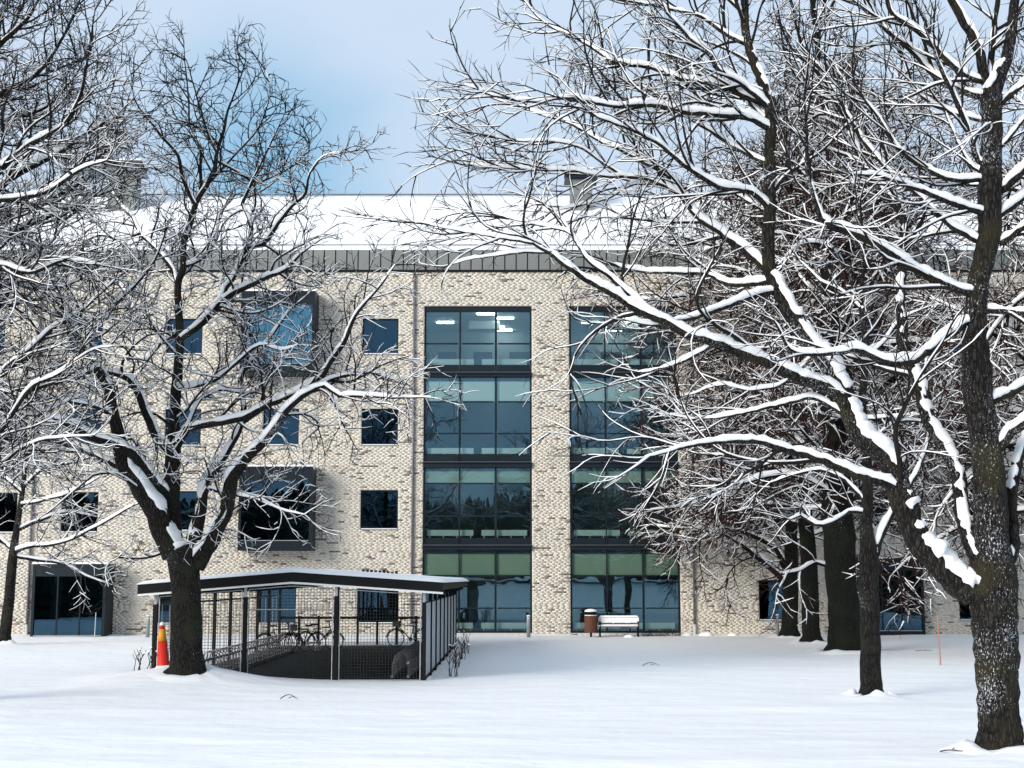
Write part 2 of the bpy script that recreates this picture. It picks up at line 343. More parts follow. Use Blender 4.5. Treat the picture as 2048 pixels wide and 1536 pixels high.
mb.quad((BX0, YW, -.6), (BX0, YW, ZTOP), (BX0, YB, ZTOP), (BX0, YB, -.6)); mb.quad((BX1, YW, -.6), (BX1, YB, -.6), (BX1, YB, ZTOP), (BX1, YW, ZTOP))
mb.quad((BX0, YB, -.6), (BX0, YB, ZTOP), (BX1, YB, ZTOP), (BX1, YB, -.6))
mb.quad((BX0, YW + .38, ZTOP), (BX1, YW + .38, ZTOP), (BX1, YB, ZTOP), (BX0, YB, ZTOP))
mb.build('wall', M['mortar'], bld)
# bricks
PAL = np.array([0.975, 1.0, 1.05]) * np.array([(0.645, 0.585, 0.485), (0.625, 0.565, 0.465), (0.67, 0.612, 0.512), (0.575, 0.517, 0.43), (0.46, 0.405, 0.335), (0.165, 0.138, 0.118), (0.27, 0.215, 0.18)])
PW = np.array([.33, .28, .17, .12, .04, .038, .022])
BH, BL, JT = 0.080, 0.262, 0.009
X0, X1, Y0, Z0, Z1, CI, full = [], [], [], [], [], [], []
row = 0; z = -0.35
while z + BH < ZTOP:
    cuts = sorted([(o[0], o[1]) for o in openings if o[2] < z + BH - .01 and o[3] > z + .01])
    free = []; x = -28.0
    for c in cuts:
        if c[0] > x: free.append((x, c[0]))
        x = max(x, c[1])
    if x < 28.0: free.append((x, 28.0))
    off = (0.5 * (row % 2) + random.uniform(-.2, .2)) * BL
    run = 0; rc = 0
    for (a, e) in free:
        k = math.floor((a - off) / BL)
        while off + k * BL < e:
            x0 = max(a, off + k * BL); x1 = min(e, off + (k + 1) * BL - JT); k += 1
            if x1 - x0 < 0.04: continue
            X0.append(x0); X1.append(x1); Z0.append(z); Z1.append(z + BH - JT); full.append(x1 - x0 > BL - JT - 1e-4)
    z += BH; row += 1
X0, X1, Z0, Z1 = map(np.array, (X0, X1, Z0, Z1)); nb = len(X0)
ci = rng.choice(len(PAL), nb, p=PW)
same = rng.random(nb) < 0.07; ci[1:][same[1:]] = ci[:-1][same[1:]]
patch = np.array([mnoise.noise((a * .55, c * .8, 2.0)) + .6 * mnoise.noise((a * 1.9, c * 2.6, 7.0)) for a, c in zip(X0, Z0)])   # batches of paler and duller brick
colr = PAL[ci] * rng.uniform(0.955, 1.045, (nb, 1)) * (1 + rng.uniform(-.025, .025, (nb, 3))) * (1 + .085 * patch)[:, None] * (1 + patch[:, None] * np.array([.02, 0, -.035]))
yo = YW - rng.uniform(0.004, 0.009, nb)
cx = (X0 + X1) / 2
sel = np.where(np.array(full) & (X0 > colA[1] + 0.01) & (X1 < colB[0] - 0.01) & (Z0 > 0.2) & (Z0 < 5.6))[0][:300]
rest = np.setdiff1d(np.arange(nb), sel)
def brick_verts(x0, x1, y, z0, z1):
    yb = np.full_like(x0, YW - 0.001) + 0.0
    return np.stack([np.stack(p, -1) for p in ((x0, y, z0), (x1, y, z0), (x1, y, z1), (x0, y, z1), (x0, yb, z0), (x1, yb, z0), (x1, yb, z1), (x0, yb, z1))], 1).reshape(-1, 3)
FB = np.array([(0, 1, 2, 3), (0, 4, 5, 1), (3, 2, 6, 7), (0, 3, 7, 4), (1, 5, 6, 2)])
Vb = brick_verts(X0[rest], X1[rest], yo[rest], Z0[rest], Z1[rest]); Fb = (np.arange(len(rest))[:, None, None] * 8 + FB[None]).reshape(-1, 4)
Cb = np.repeat(np.concatenate([colr[rest], np.ones((len(rest), 1))], 1), 8, 0)
link('brickwork', np_mesh('brickwork', Vb, Fb, M['brick'], False, Cb), bld, kind='stuff')
bm_ = []
for c in range(len(PAL)):
    for v in range(3):
        o1 = np.array([0.0]); y_ = np.array([YW - (0.005, 0.007, 0.009)[v]])
        vv = brick_verts(o1, o1 + BL - JT, y_, o1, o1 + BH - JT); vv[:, 1] -= YW
        bm_.append(np_mesh('brick', vv, FB, M['brick'], False, np.repeat(np.array([[*(PAL[c] * (0.92, 1.0, 1.08)[v]), 1]]), 8, 0)))
for s_ in sel:
    o = bpy.data.objects.new('brick', bm_[ci[s_] * 3 + random.randrange(3)]); COL.objects.link(o); o.parent = bld
    o.location = (X0[s_], 0, Z0[s_])

def ring_frame(x0, x1, z0, z1, t, y0, y1, mb=None):
    mb = mb or MB()
    mb.box(x0, x0 + t, y0, y1, z0, z1); mb.box(x1 - t, x1, y0, y1, z0, z1)
    mb.box(x0 + t, x1 - t, y0, y1, z0, z0 + t); mb.box(x0 + t, x1 - t, y0, y1, z1 - t, z1); return mb
for (x0, x1, z0, z1) in wins:                     # punched windows
    e = 0.004
    f = ring_frame(x0 + e, x1 - e, z0 + e, z1 - e, 0.06, YW + .10, YW + .20).build('window', M['dark_metal'], bld)
    frosted = z1 < 4.2 and x0 < -9 and x0 > -18
    MB().box(x0 + .066, x1 - .066, YW + .145, YW + .16, z0 + .066, z1 - .066).build('pane', M['glass_dark'], f)
    s_ = MB().box(x0 - .02, x1 + .02, YW - .06, YW + .10, z0 - .035, z0 + .003).build('sill', M['grey_paint'], f)
    if frosted: MB().box(x0 + .1, x1 - .1, YW + .24, YW + .25, z0 + .1, z1 - .1).build('blind', M['white_panel'], f)
    MB().box(x0 + .04, x1 - .04, YW - .055, YW + .08, z0 + .004, z0 + .03).build('snow_cover', M['branch_snow'], f)
# glazed columns
zr = [(612, 623, 'top'), (623, 686.5, 'p'), (686.5, 729, 'p'), (729, 745, 's'), (745, 754.5, 'l'), (754.5, 803, 'p'), (803, 866.5, 'p'), (866.5, 908, 'p'), (908, 924, 's'), (924, 936, 'l'),
      (936, 966.5, 'p'), (966.5, 1032, 'p'), (1032, 1075.5, 'p'), (1075.5, 1090, 's'), (1090, 1100.5, 'l'), (1100.5, 1151, 'p'), (1151, 1216.5, 'p'), (1216.5, 1262, 'p'), (1262, 1266, 'b')]
for ci_, (x0, x1, z0, z1) in enumerate((colA, colB)):
    fr = MB(); yf0, yf1 = YW + .06, YW + .22
    xsplit = [x0 + (x1 - x0) * k / 3 for k in range(4)]
    fr.box(x0 + .004, x0 + .09, yf0, yf1, z0, z1); fr.box(x1 - .09, x1 - .004, yf0, yf1, z0, z1)
    fr.box(x0 + .09, x1 - .09, yf0, yf1, fz(623), z1 - .004); fr.box(x0 + .09, x1 - .09, yf0, yf1, z0, fz(1262))
    for k in (1, 2): fr.box(xsplit[k] - (.03 if k == 1 else .05), xsplit[k] + (.03 if k == 1 else .05), yf0 + .02, yf1 - .01, fz(1262), fz(623))
    pr = None
    for (ya, yb, ty) in zr:
        if ty == 'p' and pr == 'p':
            zc = fz(ya)
            for k in range(3): fr.box(xsplit[k] + .095, xsplit[k+1] - .095, yf0 + .03, yf1 - .02, zc - .03, zc + .03)
        pr = ty
    wn = fr.build('window_wall', M['dark_metal'], bld)
    for (ya, yb, ty) in zr:
        za, zb = fz(yb), fz(ya)
        if ty == 'p':
            for k in range(3): MB().box(xsplit[k] + .05, xsplit[k+1] - .05, YW + .135, YW + .15, za + .012, zb - .012).build('pane', M['glass'], wn)
        elif ty == 's':
            for k in range(3): MB().box(xsplit[k] + .06, xsplit[k+1] - .06, YW + .105, YW + .17, za, zb - .01).build('spandrel_panel', M['dark_metal'], wn)
        elif ty == 'l':
            l_ = MB().box(x0 + .01, x1 - .01, YW - .14, YW + .05, za + .02, zb - .01).rod((x0 + .01, YW - .16, zb - .05), (x1 - .01, YW - .16, zb - .05), .045, 8).build('ledge', M['dark_metal'], wn)
            MB().box(x0 + .02, x1 - .02, YW - .17, YW - .05, zb - .012, zb + .006).build('ledge_trim', M['pipe'], wn)
    # rooms behind the glass
    fl = [fz(1264), fz(1095), fz(929), fz(749), fz(600)]
    yr0, yr1 = YW + .40, YW + 7.0
    for k in range(4):
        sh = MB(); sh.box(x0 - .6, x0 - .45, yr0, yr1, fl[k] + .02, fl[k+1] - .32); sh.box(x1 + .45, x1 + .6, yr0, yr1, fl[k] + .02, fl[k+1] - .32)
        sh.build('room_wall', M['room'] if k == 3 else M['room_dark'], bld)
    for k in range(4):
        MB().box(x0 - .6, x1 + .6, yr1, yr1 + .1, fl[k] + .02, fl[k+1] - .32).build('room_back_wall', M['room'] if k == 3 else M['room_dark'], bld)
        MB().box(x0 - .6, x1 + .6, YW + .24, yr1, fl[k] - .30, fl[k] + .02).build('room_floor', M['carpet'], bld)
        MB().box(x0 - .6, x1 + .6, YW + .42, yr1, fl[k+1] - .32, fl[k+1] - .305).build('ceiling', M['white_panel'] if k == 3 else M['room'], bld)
        # doors and shelves on the back wall
        for j in range(3):
            dx = x0 + .3 + j * 1.75 + random.uniform(-.2, .2); MB().box(dx, dx + random.uniform(.8, 1.1), yr1 - .06, yr1 - .005, fl[k] + .03, fl[k] + 2.15).build('room_door', M['room_dark'] if k >= 2 else M['carpet'], bld)
        for (a, e) in ((.035, .46), (.535, .955)):
            xa, xb = x0 + (x1 - x0) * a, x0 + (x1 - x0) * e
            zz = [fz(1258), fz(1071), fz(906), fz(727)][k]
            rd = MB().box(xa, xb, YW + .42, YW + .50, zz, zz + .27).build('radiator', M['white_panel'], bld)
            lg = MB()
            for q_ in range(4): xx = xa + .12 + (xb - xa - .24) * q_ / 3; lg.box(xx - .02, xx + .02, YW + .44, YW + .48, zz - .16, zz)
            lg.build('radiator_foot', M['white_panel'], rd)
        if k < 3:
            zt = fl[k+1] - .30; zb = [fz(1151), fz(966.5), fz(803)][k]
            for j in range(3): MB().box(xsplit[j] + .03, xsplit[j+1] - .03, YW + .24, YW + .25, zb, zt).build('blind', M['blind'] if k == 2 else M['wood_reflection_blind'], bld)  # lower storeys: the mirrored wood is coloured into the blinds
        for j in range(5):
            lx = random.uniform(x0 + .3, x1 - 1.0); ly = YW + (1.6, 2.8, 4.0, 5.2, 6.2)[j]
            MB().box(lx, lx + .85, ly, ly + .10, fl[k+1] - .40, fl[k+1] - .35).build('ceiling_light', M['lamp_bright'] if k == 3 else M['lamp'], bld)
        if k == 3:
            MB().box(x0 + 2.0, x0 + 3.5, YW + 3.0, YW + 3.6, fl[k+1] - .85, fl[k+1] - .45).build('light_panel', M['white_panel'], bld)  # subdued light panel under the ceiling, plain white without emission
# box bays and glazed entrances
for kind, lst in (('bay_window', bays), ('entrance', entries)):
    for bi, (x0, x1, z0, z1) in enumerate(lst):
        dp = 1.35 if not (kind == 'entrance' and bi == 1) else 0.5
        yf = YW - dp; kf = (YW - dp) / YW
        e1 = x1                                          # real box in front of the wall
        e0 = x0 * kf if x0 < 0 else x0
        z0, z1 = EYE + (z0 - EYE) * kf, EYE + (z1 - EYE) * kf
        t_ = 0.12; zz0 = z0 if kind == 'bay_window' else -0.3
        mb = MB()
        mb.box(e0, e0 + t_, yf, YW + .3, zz0, z1); mb.box(e1 - t_, e1, yf, YW + .3, zz0, z1)
        mb.box(e0 + t_, e1 - t_, yf, YW + .3, z1 - t_, z1)
        if kind == 'bay_window': mb.box(e0 + t_, e1 - t_, yf, YW + .3, zz0, zz0 + t_)
        f = mb.build(kind, M['dark_metal'], bld)
        ztop = z1 - (0.62 if kind == 'bay_window' else 0.55); zbot = z0 + (.45 if kind == 'bay_window' else .15)
        MB().box(e0 + t_, e1 - t_, yf + .02, yf + .10, ztop, z1 - t_).build('header_panel', M['dark_metal'], f)
        MB().box(e0 + t_, e1 - t_, yf + .02, yf + .10, zz0 + (t_ if kind == 'bay_window' else 0), zbot).build('lower_panel', M['dark_metal'], f)
        nsp = 1 if kind == 'bay_window' else 3
        for k in range(nsp):
            a = e0 + t_ + (e1 - e0 - 2 * t_) * k / nsp; c = e0 + t_ + (e1 - e0 - 2 * t_) * (k + 1) / nsp
            MB().box(a + .03, c - .03, yf + .06, yf + .075, zbot, ztop).build('pane', M['glass'] if kind == 'bay_window' and bi == 0 else M['glass_dark'], f)
            if k: MB().box(a - .03, a + .03, yf + .03, yf + .09, zbot, ztop).build('mullion', M['dark_metal'], f)
        MB().box(e0 + t_ + .02, e1 - t_ - .02, yf - .015, yf + .018, zbot - .02, zbot + .015).build('glass_sill', M['grey_paint'], f)
        MB().box(e0 - .03, e1 + .03, yf - .03, YW - .03, z1 + .002, z1 + .075).build('snow_cover', M['branch_snow'], f)
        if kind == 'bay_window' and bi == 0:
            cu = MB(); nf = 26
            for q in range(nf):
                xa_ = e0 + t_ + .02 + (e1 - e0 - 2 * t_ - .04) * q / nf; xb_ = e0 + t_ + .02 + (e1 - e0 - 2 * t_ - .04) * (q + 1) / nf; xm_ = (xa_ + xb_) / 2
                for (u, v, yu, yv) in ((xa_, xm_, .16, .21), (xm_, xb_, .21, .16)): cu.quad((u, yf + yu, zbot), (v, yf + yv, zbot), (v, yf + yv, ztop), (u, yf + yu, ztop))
            cu.build('curtain', M['sky_reflection_curtain'], f)  # ribbed curtain whose blue carries the pane's sky reflection
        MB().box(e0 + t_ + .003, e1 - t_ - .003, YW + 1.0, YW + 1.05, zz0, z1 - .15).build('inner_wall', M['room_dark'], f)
# downpipes
for (xt, yt, xb, yb) in ((71, 545, 54, 1276), (826, 545, 824, 1150), (1379, 545, 1389, 1262)):
    x_ = fx(xb, yb); zt = fz(547)
    dpipe = MB().rod((x_, YW - .10, 0.55), (x_, YW - .10, zt), .055, 10).build('downpipe', M['pipe'], bld, smooth=True)
    MB().rod((x_, YW - .10, .05), (x_, YW - .10, .55), .07, 10).build('pipe_shoe', M['pale_stake'], dpipe)
    cl = MB()
    for k in range(7): zc = 1.2 + k * (zt - 1.6) / 6; cl.box(x_ - .08, x_ + .08, YW - .17, YW - .02, zc, zc + .04)
    cl.build('pipe_clip', M['pipe'], dpipe)
# zinc parapet
zp0, zp1 = fz(540), fz(500)
MB().box(BX0, BX1, YW - .07, YW + .30, zp0 - .10, zp0).build('drip_edge', M['black_metal'], bld)
MB().box(BX0, BX1, YW - .02, YW + .30, zp0 + .003, zp1).build('parapet_backing', M['black_metal'], bld)
pw = 0.532
pmesh = MB().box(.028, pw - .028, -.05, -.024, .004, zp1 - zp0).mesh('parapet_panel', M['zinc'])
for k in range(int(56 / pw)):
    o = bpy.data.objects.new('parapet_panel', pmesh); COL.objects.link(o); o.parent = bld
    o.location = (-28 + k * pw, random.uniform(-.004, .004), zp0)
# roof
YE, YR = YW + .1, YW + 8.5
zr0, zr1 = fz(499.5), P(1024, 398, YR).z
MB().prism([(YE, zp1), (YB + .2, zp1), (YR, zr1 - .12)], 0, 1)
rf = MB(); rf.v = [(BX0, YE, zp1 + .01), (BX1, YE, zp1 + .01), (BX1, YR, zr1 - .15), (BX0, YR, zr1 - .15), (BX0, YB + .3, zp1 + .01), (BX1, YB + .3, zp1 + .01)]
rf.f = [(0, 1, 2, 3), (3, 2, 5, 4), (0, 3, 4), (1, 5, 2)]; rf = rf.build('roof', M['zinc'], bld)
nxr, nyr = 240, 18; V = []; 
for j in range(nyr + 1):
    t_ = j / nyr
    for i in range(nxr + 1):
        x_ = BX0 + (BX1 - BX0) * i / nxr
        zz = zp1 + (zr1 - zp1) * t_ + .10 * smooth(0, .04, t_) * (1 + .3 * mnoise.noise((x_ * .4, t_ * 5, 1))) + .03
        V.append((x_, YE - .12 + (YR - YE + .12) * t_, zz))
for i in range(nxr + 1): V.append((BX0 + (BX1 - BX0) * i / nxr, YE - .16, zp1 - .01 + .015 * mnoise.noise((i * .7, 0, 0))))
F = []
for j in range(nyr):
    for i in range(nxr): a = j * (nxr + 1) + i; F.append((a, a + 1, a + nxr + 2, a + nxr + 1))
e = (nyr + 1) * (nxr + 1)
for i in range(nxr): F.append((e + i, e + i + 1, i + 1, i))
link('roof_snow', np_mesh('roof_snow', np.array(V), np.array(F), M['branch_snow']), rf)
def rail(y, zlist, step, pr):
    for z_ in zlist: MB().rod((BX0, y, z_), (BX1, y, z_), .035, 6).build('rail_bar', M['grey_paint'], pr)
sg = MB()
for k in range(60): sg.box(-30 + k, -29.94 + k, YE + .20, YE + .26, zp1, zp1 + .36)
sg = sg.build('snow_guard', M['grey_paint'], bld); rail(YE + .22, (fz(493) + .02, fz(487.5) + .02), 1, sg)
rg = MB()
for k in range(30): rg.box(-30 + 2 * k, -29.95 + 2 * k, YR - .03, YR + .03, zr1, zr1 + .36)
rg = rg.build('ridge_rail', M['grey_paint'], bld)
for z_ in (P(0, 396, YR - .5).z, P(0, 389, YR).z): MB().rod((BX0, YR, z_), (BX1, YR, z_), .04, 6).build('rail_bar', M['pipe'], rg)
# chimneys
yc = YW + 6.5
for (xa, xb, yt, yb, ca, cb, ycap, kind) in ((224, 277, 350, 425, 212, 290, 330, 'brick'), (1140, 1183, 364, 418, 1129, 1194, 347, 'zinc')):
    a, c = P(xa, yt, yc).x, P(xb, yt, yc).x; zt, zb = P(0, yt, yc).z, P(0, yb, yc).z - .6; zc = P(0, ycap, yc).z
    ch = MB().box(a, c, yc - .6, yc + .6, zb, zt).build('chimney', M['zinc'], bld)
    cp = MB()
    ca_, cb_ = P(ca, yt, yc).x, P(cb, yt, yc).x
    cp.box(ca_, cb_, yc - .85, yc + .85, zt + .02, zt + .12)
    for k in range(5): cp.box(ca_ + .08, cb_ - .08, yc - .78, yc + .78, zt + .17 + k * .07, zt + .20 + k * .07)
    cp.box(a + .02, c - .02, yc - .58, yc + .58, zt, zc - .04); cp.box(ca_, cb_, yc - .85, yc + .85, zc - .04, zc + .02)
    cp.build('chimney_cap', M['dark_metal'] if kind == 'zinc' else M['pipe'], ch)
    MB().box(ca_ + .04, cb_ - .04, yc - .8, yc + .8, zc + .022, zc + .10).build('snow_cover', M['branch_snow'], ch)
    bd = MB()
    for k in range(3): zz = zb + (zt - zb) * (k + 1) / 3.6; bd.box(a - .012, c + .012, yc - .612, yc + .612, zz, zz + .025)
    bd.build('panel_seam', M['pipe'], ch)
MB().rod(P(836, 390, YR), P(836, 345, YR), .03, 6).build('antenna', M['pale_stake'], bld)

# ------------------------------------------------------------------ bicycle shelter
shed = thing('bicycle_shelter', 'low black bicycle shelter with wire mesh front and snowy pitched roof', 'bicycle shelter', ((SHX0 + SHX1) / 2, SHY0, 0))
XL, XR = SHX0, SHX1
ex0, ex1 = P(275, 1180, SHY0 - .3).x, P(886, 1175, SHY0 - .3).x; ax = P(585, 1150, SHY0 - .3).x
zl_, zr_, za_ = P(0, 1188, SHY0 - .3).z, P(0, 1184, SHY0 - .3).z, P(0, 1163, SHY0 - .3).z
FT = 0.235
yA, yBk = SHY0 - .3, SHY1 + .3
def zroof(x): return zl_ + (za_ - zl_) * (x - ex0) / (ax - ex0) if x < ax else za_ + (zr_ - za_) * (x - ax) / (ex1 - ax)
roofm = MB().prism([(ex0, zl_ + .05), (ax, za_ + .05), (ex1, zr_ + .05), (ex1, zr_ + FT - .02), (ax, za_ + FT - .02), (ex0, zl_ + FT - .02)], yA + .06, yBk - .06)
rfs = roofm.build('roof', M['black_metal'], shed)
for nm, y0_, y1_ in (('fascia', yA, yA + .055), ('fascia', yBk - .055, yBk)):
    MB().prism([(ex0, zl_), (ax, za_), (ex1, zr_), (ex1, zr_ + FT), (ax, za_ + FT), (ex0, zl_ + FT)], y0_, y1_).build(nm, M['black_metal'], rfs)
# snow on the shelter roof
V = []; F = []; nu, nv = 70, 60
for j in range(nv + 1):
    y_ = yA - .03 + (yBk - yA + .06) * j / nv
    for i in range(nu + 1):
        x_ = ex0 - .05 + (ex1 - ex0 + .12) * i / nu
        ed = min(1, min(i, nu - i) / 1.5) * min(1, min(j, nv - j) / 1.0)
        V.append((x_, y_, zroof(min(max(x_, ex0), ex1)) + FT + .012 + (.105 + .03 * mnoise.noise((x_ * 1.2, y_ * .7, 4))) * ed ** .5 - .004))
for j in range(nv):
    for i in range(nu): a = j * (nu + 1) + i; F.append((a, a + 1, a + nu + 2, a + nu + 1))
link('roof_snow', np_mesh('roof_snow', np.array(V), np.array(F), M['branch_snow']), rfs)
sn = MB()
for i in range(24):
    a = ex0 + (ex1 - ex0) * i / 24; c = ex0 + (ex1 - ex0) * (i + 1) / 24; h_ = .035 + .025 * mnoise.noise((i * .8, 0, 2))
    q = [(a, zroof(a) - .055), (c, zroof(c) - .055), (c, zroof(c) - .003), (a, zroof(a) - .003)]
    sn.prism(q, yA + .02, yA + .10)
sn.build('white_trim', M['white_panel'], rfs)
# snow stop bars on the right slope
sb = MB()
for i in range(9): xx = P(735 + i * 8, 1150, 52).x; sb.box(xx, xx + .09, 50, 50.1, zroof(xx) + FT + .08, zroof(xx) + FT + .20 + random.uniform(-.03, .03))
sb.build('snow_stop', M['black_metal'], rfs)
# floor, posts, rails
MB().box(XL + .02, XR - .02, SHY0 + .05, SHY1 - .05, -.25, -.02).build('floor', M['asphalt'], shed)
px_posts = [310, 490, 672, 848]
pxs = [P(p_, 1250, SHY0).x for p_ in px_posts]
GB = -0.12
for x_ in pxs:
    zt = zroof(x_)
    po = MB().box(x_ - .055, x_ + .055, SHY0 - .055, SHY0 + .055, GB, zt - .30).build('post', M['black_metal'], shed)
    MB().box(x_ - .035, x_ + .035, SHY0 - .04, SHY0 + .04, zt - .30, zt - .06).build('post_bracket', M['steel'], po)
def mesh_panel(xa, xb, zb, ztf, y, midrail=None):
    fr = MB(); r_ = .016
    ta, tb = ztf(xa), ztf(xb)
    for a, c in (((xa, y, zb), (xa, y, ta)), ((xb, y, zb), (xb, y, tb)), ((xa, y, zb), (xb, y, zb))): fr.rod(a, c, r_, 6)
    k = 6
    for i in range(k):
        u, v = xa + (xb - xa) * i / k, xa + (xb - xa) * (i + 1) / k; fr.rod((u, y, ztf(u)), (v, y, ztf(v)), r_, 6)
    if midrail: fr.rod((xa, y, midrail), (xb, y, midrail), r_, 6)
    f = fr.build('mesh_panel', M['steel'], shed)
    wr = MB(); st = .08; x_ = xa + st
    while x_ < xb - .02: wr.rod((x_, y + .012, zb), (x_, y + .012, ztf(x_)), .0062, 3); x_ += st
    z_ = zb + st
    while z_ < max(ta, tb, ztf((xa + xb) / 2)) - .02:
        us = [xa + (xb - xa) * i / 40 for i in range(41)]; ok = [u for u in us if ztf(u) > z_]
        if ok: wr.rod((ok[0], y + .008, z_), (ok[-1], y + .008, z_), .0062, 3)
        z_ += st
    wr.build('wire_mesh', M['mesh_wire'], f, kind='stuff')
zf = lambda u: zroof(u) - .11
mesh_panel(pxs[0] + .10, pxs[1] - .09, .02, zf, SHY0)
mesh_panel(pxs[1] + .09, pxs[2] - .09, .02, zf, SHY0, zroof(pxs[1]) - .62)
mesh_panel(pxs[2] + .09, pxs[3] - .09, .02, zf, SHY0)
nbay = 8
for k in range(nbay + 1):
    y_ = SHY0 + (SHY1 - SHY0) * k / nbay
    if k:
        for x_ in (XL, XR):
            MB().box(x_ - .05, x_ + .05, y_ - .05, y_ + .05, GB, zroof(x_) + .05).build('post', M['black_metal'], shed)
    if k < nbay:
        yn = SHY0 + (SHY1 - SHY0) * (k + 1) / nbay
        pf = MB().box(XR - .012, XR + .012, y_ + .10, yn - .10, .10, zr_ - .30).build('side_panel', M['side_panel'], shed)
        fm = MB()
        for (a, c) in ((y_ + .06, y_ + .10), (yn - .10, yn - .06)): fm.box(XR - .02, XR + .02, a, c, .06, zr_ - .26)
        fm.box(XR - .02, XR + .02, y_ + .10, yn - .10, .06, .10); fm.box(XR - .02, XR + .02, y_ + .10, yn - .10, zr_ - .30, zr_ - .26)
        fm.build('panel_frame', M['black_metal'], pf)
        # left side: open steel bars
        br = MB()
        for q_ in range(1, 3): yy = y_ + (yn - y_) * q_ / 3; br.rod((XL, yy, .05), (XL, yy, zl_ - .25), .012, 5)
        br.rod((XL, y_, zl_ - .28), (XL, yn, zl_ - .28), .03, 6); br.build('side_bar', M['grey_paint'], shed)
for k in range(1, 9):                               # back row of posts
    x_ = XL + (XR - XL) * k / 9
    MB().box(x_ - .045, x_ + .045, SHY1 - .05, SHY1 + .05, GB, zroof(x_) + .05 if k in (3, 6) else 1.15).build('back_post', M['black_metal'], shed)
MB().box(XL, XR, SHY1 + .052, SHY1 + .09, 1.02, 1.12).build('back_rail', M['black_metal'], shed)
for k in range(1, nbay):                            # rafters
    y_ = SHY0 + (SHY1 - SHY0) * k / nbay
    MB().prism([(ex0 + .1, zl_ - .08), (ax, za_ - .08), (ex1 - .1, zr_ - .08), (ex1 - .1, zr_ + .048), (ax, za_ + .048), (ex0 + .1, zl_ + .048)], y_ - .06, y_ + .06).build('rafter', M['black_metal'], shed)
# bicycle racks
def rack(label, xa, ya, yb, facing, n):
    t_ = thing('bicycle_rack', label, 'bicycle rack', (xa, ya, -.02), 'steel racks inside the shelter')
    for (dx, dz) in ((0, .06), (.42 * facing, .06), (0, .42)):
        MB().box(xa + dx - .03, xa + dx + .03, ya, yb, -.02 + dz - .03, -.02 + dz + .03).build('rail', M['steel'], t_)
    hp = MB()
    for q_ in range(8):
        an = math.pi * q_ / 7; 
    hpts = [(0, 0, .06), (0, 0, .40), (.06 * facing, 0, .62), (.20 * facing, 0, .70), (.36 * facing, 0, .60), (.42 * facing, 0, .36), (.42 * facing, 0, .06)]
    me = MB().path(hpts, .016, 5).mesh('hoop', M['pipe'])
    me2 = MB().path([(p_[0], p_[1] + .08, p_[2]) for p_ in hpts], .016, 5)
    for k in range(n):
        o = bpy.data.objects.new('hoop', me); COL.objects.link(o); o.parent = t_; o.location = (0, (yb - ya) * (k + .5) / n, 0)
rack('long steel hoop rack along the left side of the shelter', XL + .9, 39.5, 53.0, 1, 30)
rack('steel hoop rack at the right front inside the shelter', XR - .5, 39.0, 46.5, -1, 16)

# bicycles
def bike_parts(t_, step=False):
    def ring(cx_, cz_, r_, tr, k=24):
        mb = MB(); pts = [(cx_ + r_ * math.cos(2 * math.pi * i / k), 0, cz_ + r_ * math.sin(2 * math.pi * i / k)) for i in range(k + 1)]
        return mb.path(pts, tr, 5)
    for cx_ in (-.53, .53):
        wh = ring(cx_, .34, .325, .021).build('wheel', M['rubber'], t_, world=False)
        sp = MB()
        for i in range(14): an = 2 * math.pi * i / 14; sp.rod((cx_, 0, .34), (cx_ + .31 * math.cos(an), 0, .34 + .31 * math.sin(an)), .0035, 3)
        sp.rod((cx_, -.04, .34), (cx_, .04, .34), .03, 8); sp.build('spokes', M['steel'], wh, world=False)
        MB().path([(cx_ + .37 * math.cos(a_), 0, .34 + .37 * math.sin(a_)) for a_ in np.linspace(.1, 2.6, 9)], .022, 5).build('mudguard', M['black_metal'], t_, world=False)
    A, B, C_, D = (-.05, 0, .30), (-.20, 0, .82), (.36, 0, .86), (.39, 0, .78)
    MB().rod(A, B, .02).rod(B, C_, .02) .rod(A, D, .022).rod((.34, 0, .95), (.53, 0, .34), .018).rod(A, (-.53, 0, .34), .014).rod(B, (-.53, 0, .34), .012).build('frame', M['black_metal'], t_, world=False)
    MB().rod((-.20, 0, .82), (-.225, 0, .93), .014).build('seat_post', M['steel'], t_, world=False)
    sd_ = MB().box(-.36, -.08, -.07, .07, .93, .99).build('saddle', M['rubber'], t_, world=False); bevel(sd_, .03, 2)
    MB().path([(.20, -.29, 1.06), (.32, -.20, 1.08), (.33, 0, 1.0), (.32, .20, 1.08), (.20, .29, 1.06)], .014).rod((.33, 0, 1.0), (.34, 0, .92), .016).build('handlebar', M['black_metal'], t_, world=False)
    MB().box(-.75, -.33, -.08, .08, .72, .74).rod((-.6, .05, .72), (-.53, .05, .36), .007, 4).rod((-.6, -.05, .72), (-.53, -.05, .36), .007, 4).build('carrier', M['black_metal'], t_, world=False)
    MB().lathe([(.09, -.01), (.09, .01)], 0, 0, 14).build('chainring', M['steel'], t_, world=False).matrix_basis = Matrix.Translation((-.05, -.04, .30)) @ Matrix.Rotation(math.pi / 2, 4, 'X')
    MB().box(.36, .62, -.16, .16, .78, .80).box(.36, .62, -.16, -.15, .80, 1.0).box(.36, .62, .15, .16, .80, 1.0).box(.36, .37, -.15, .15, .80, 1.0).box(.61, .62, -.15, .15, .80, 1.0).build('basket', M['pipe'], t_, world=False) if step else None
def bike(label, loc, rz, step=False):
    t_ = thing('bicycle', label, 'bicycle', loc, 'bicycles parked in the shelter', rz); bike_parts(t_, step); return t_
bike('dark bicycle at the back right corner of the shelter beside the last post', (P(818, 1280, 57.0).x, 57.0, -.02), R(172), True)
bike('dark bicycle with front basket leftmost of the group in the shelter', (P(558, 1280, 52.5).x, 52.5, -.02), R(28), True)
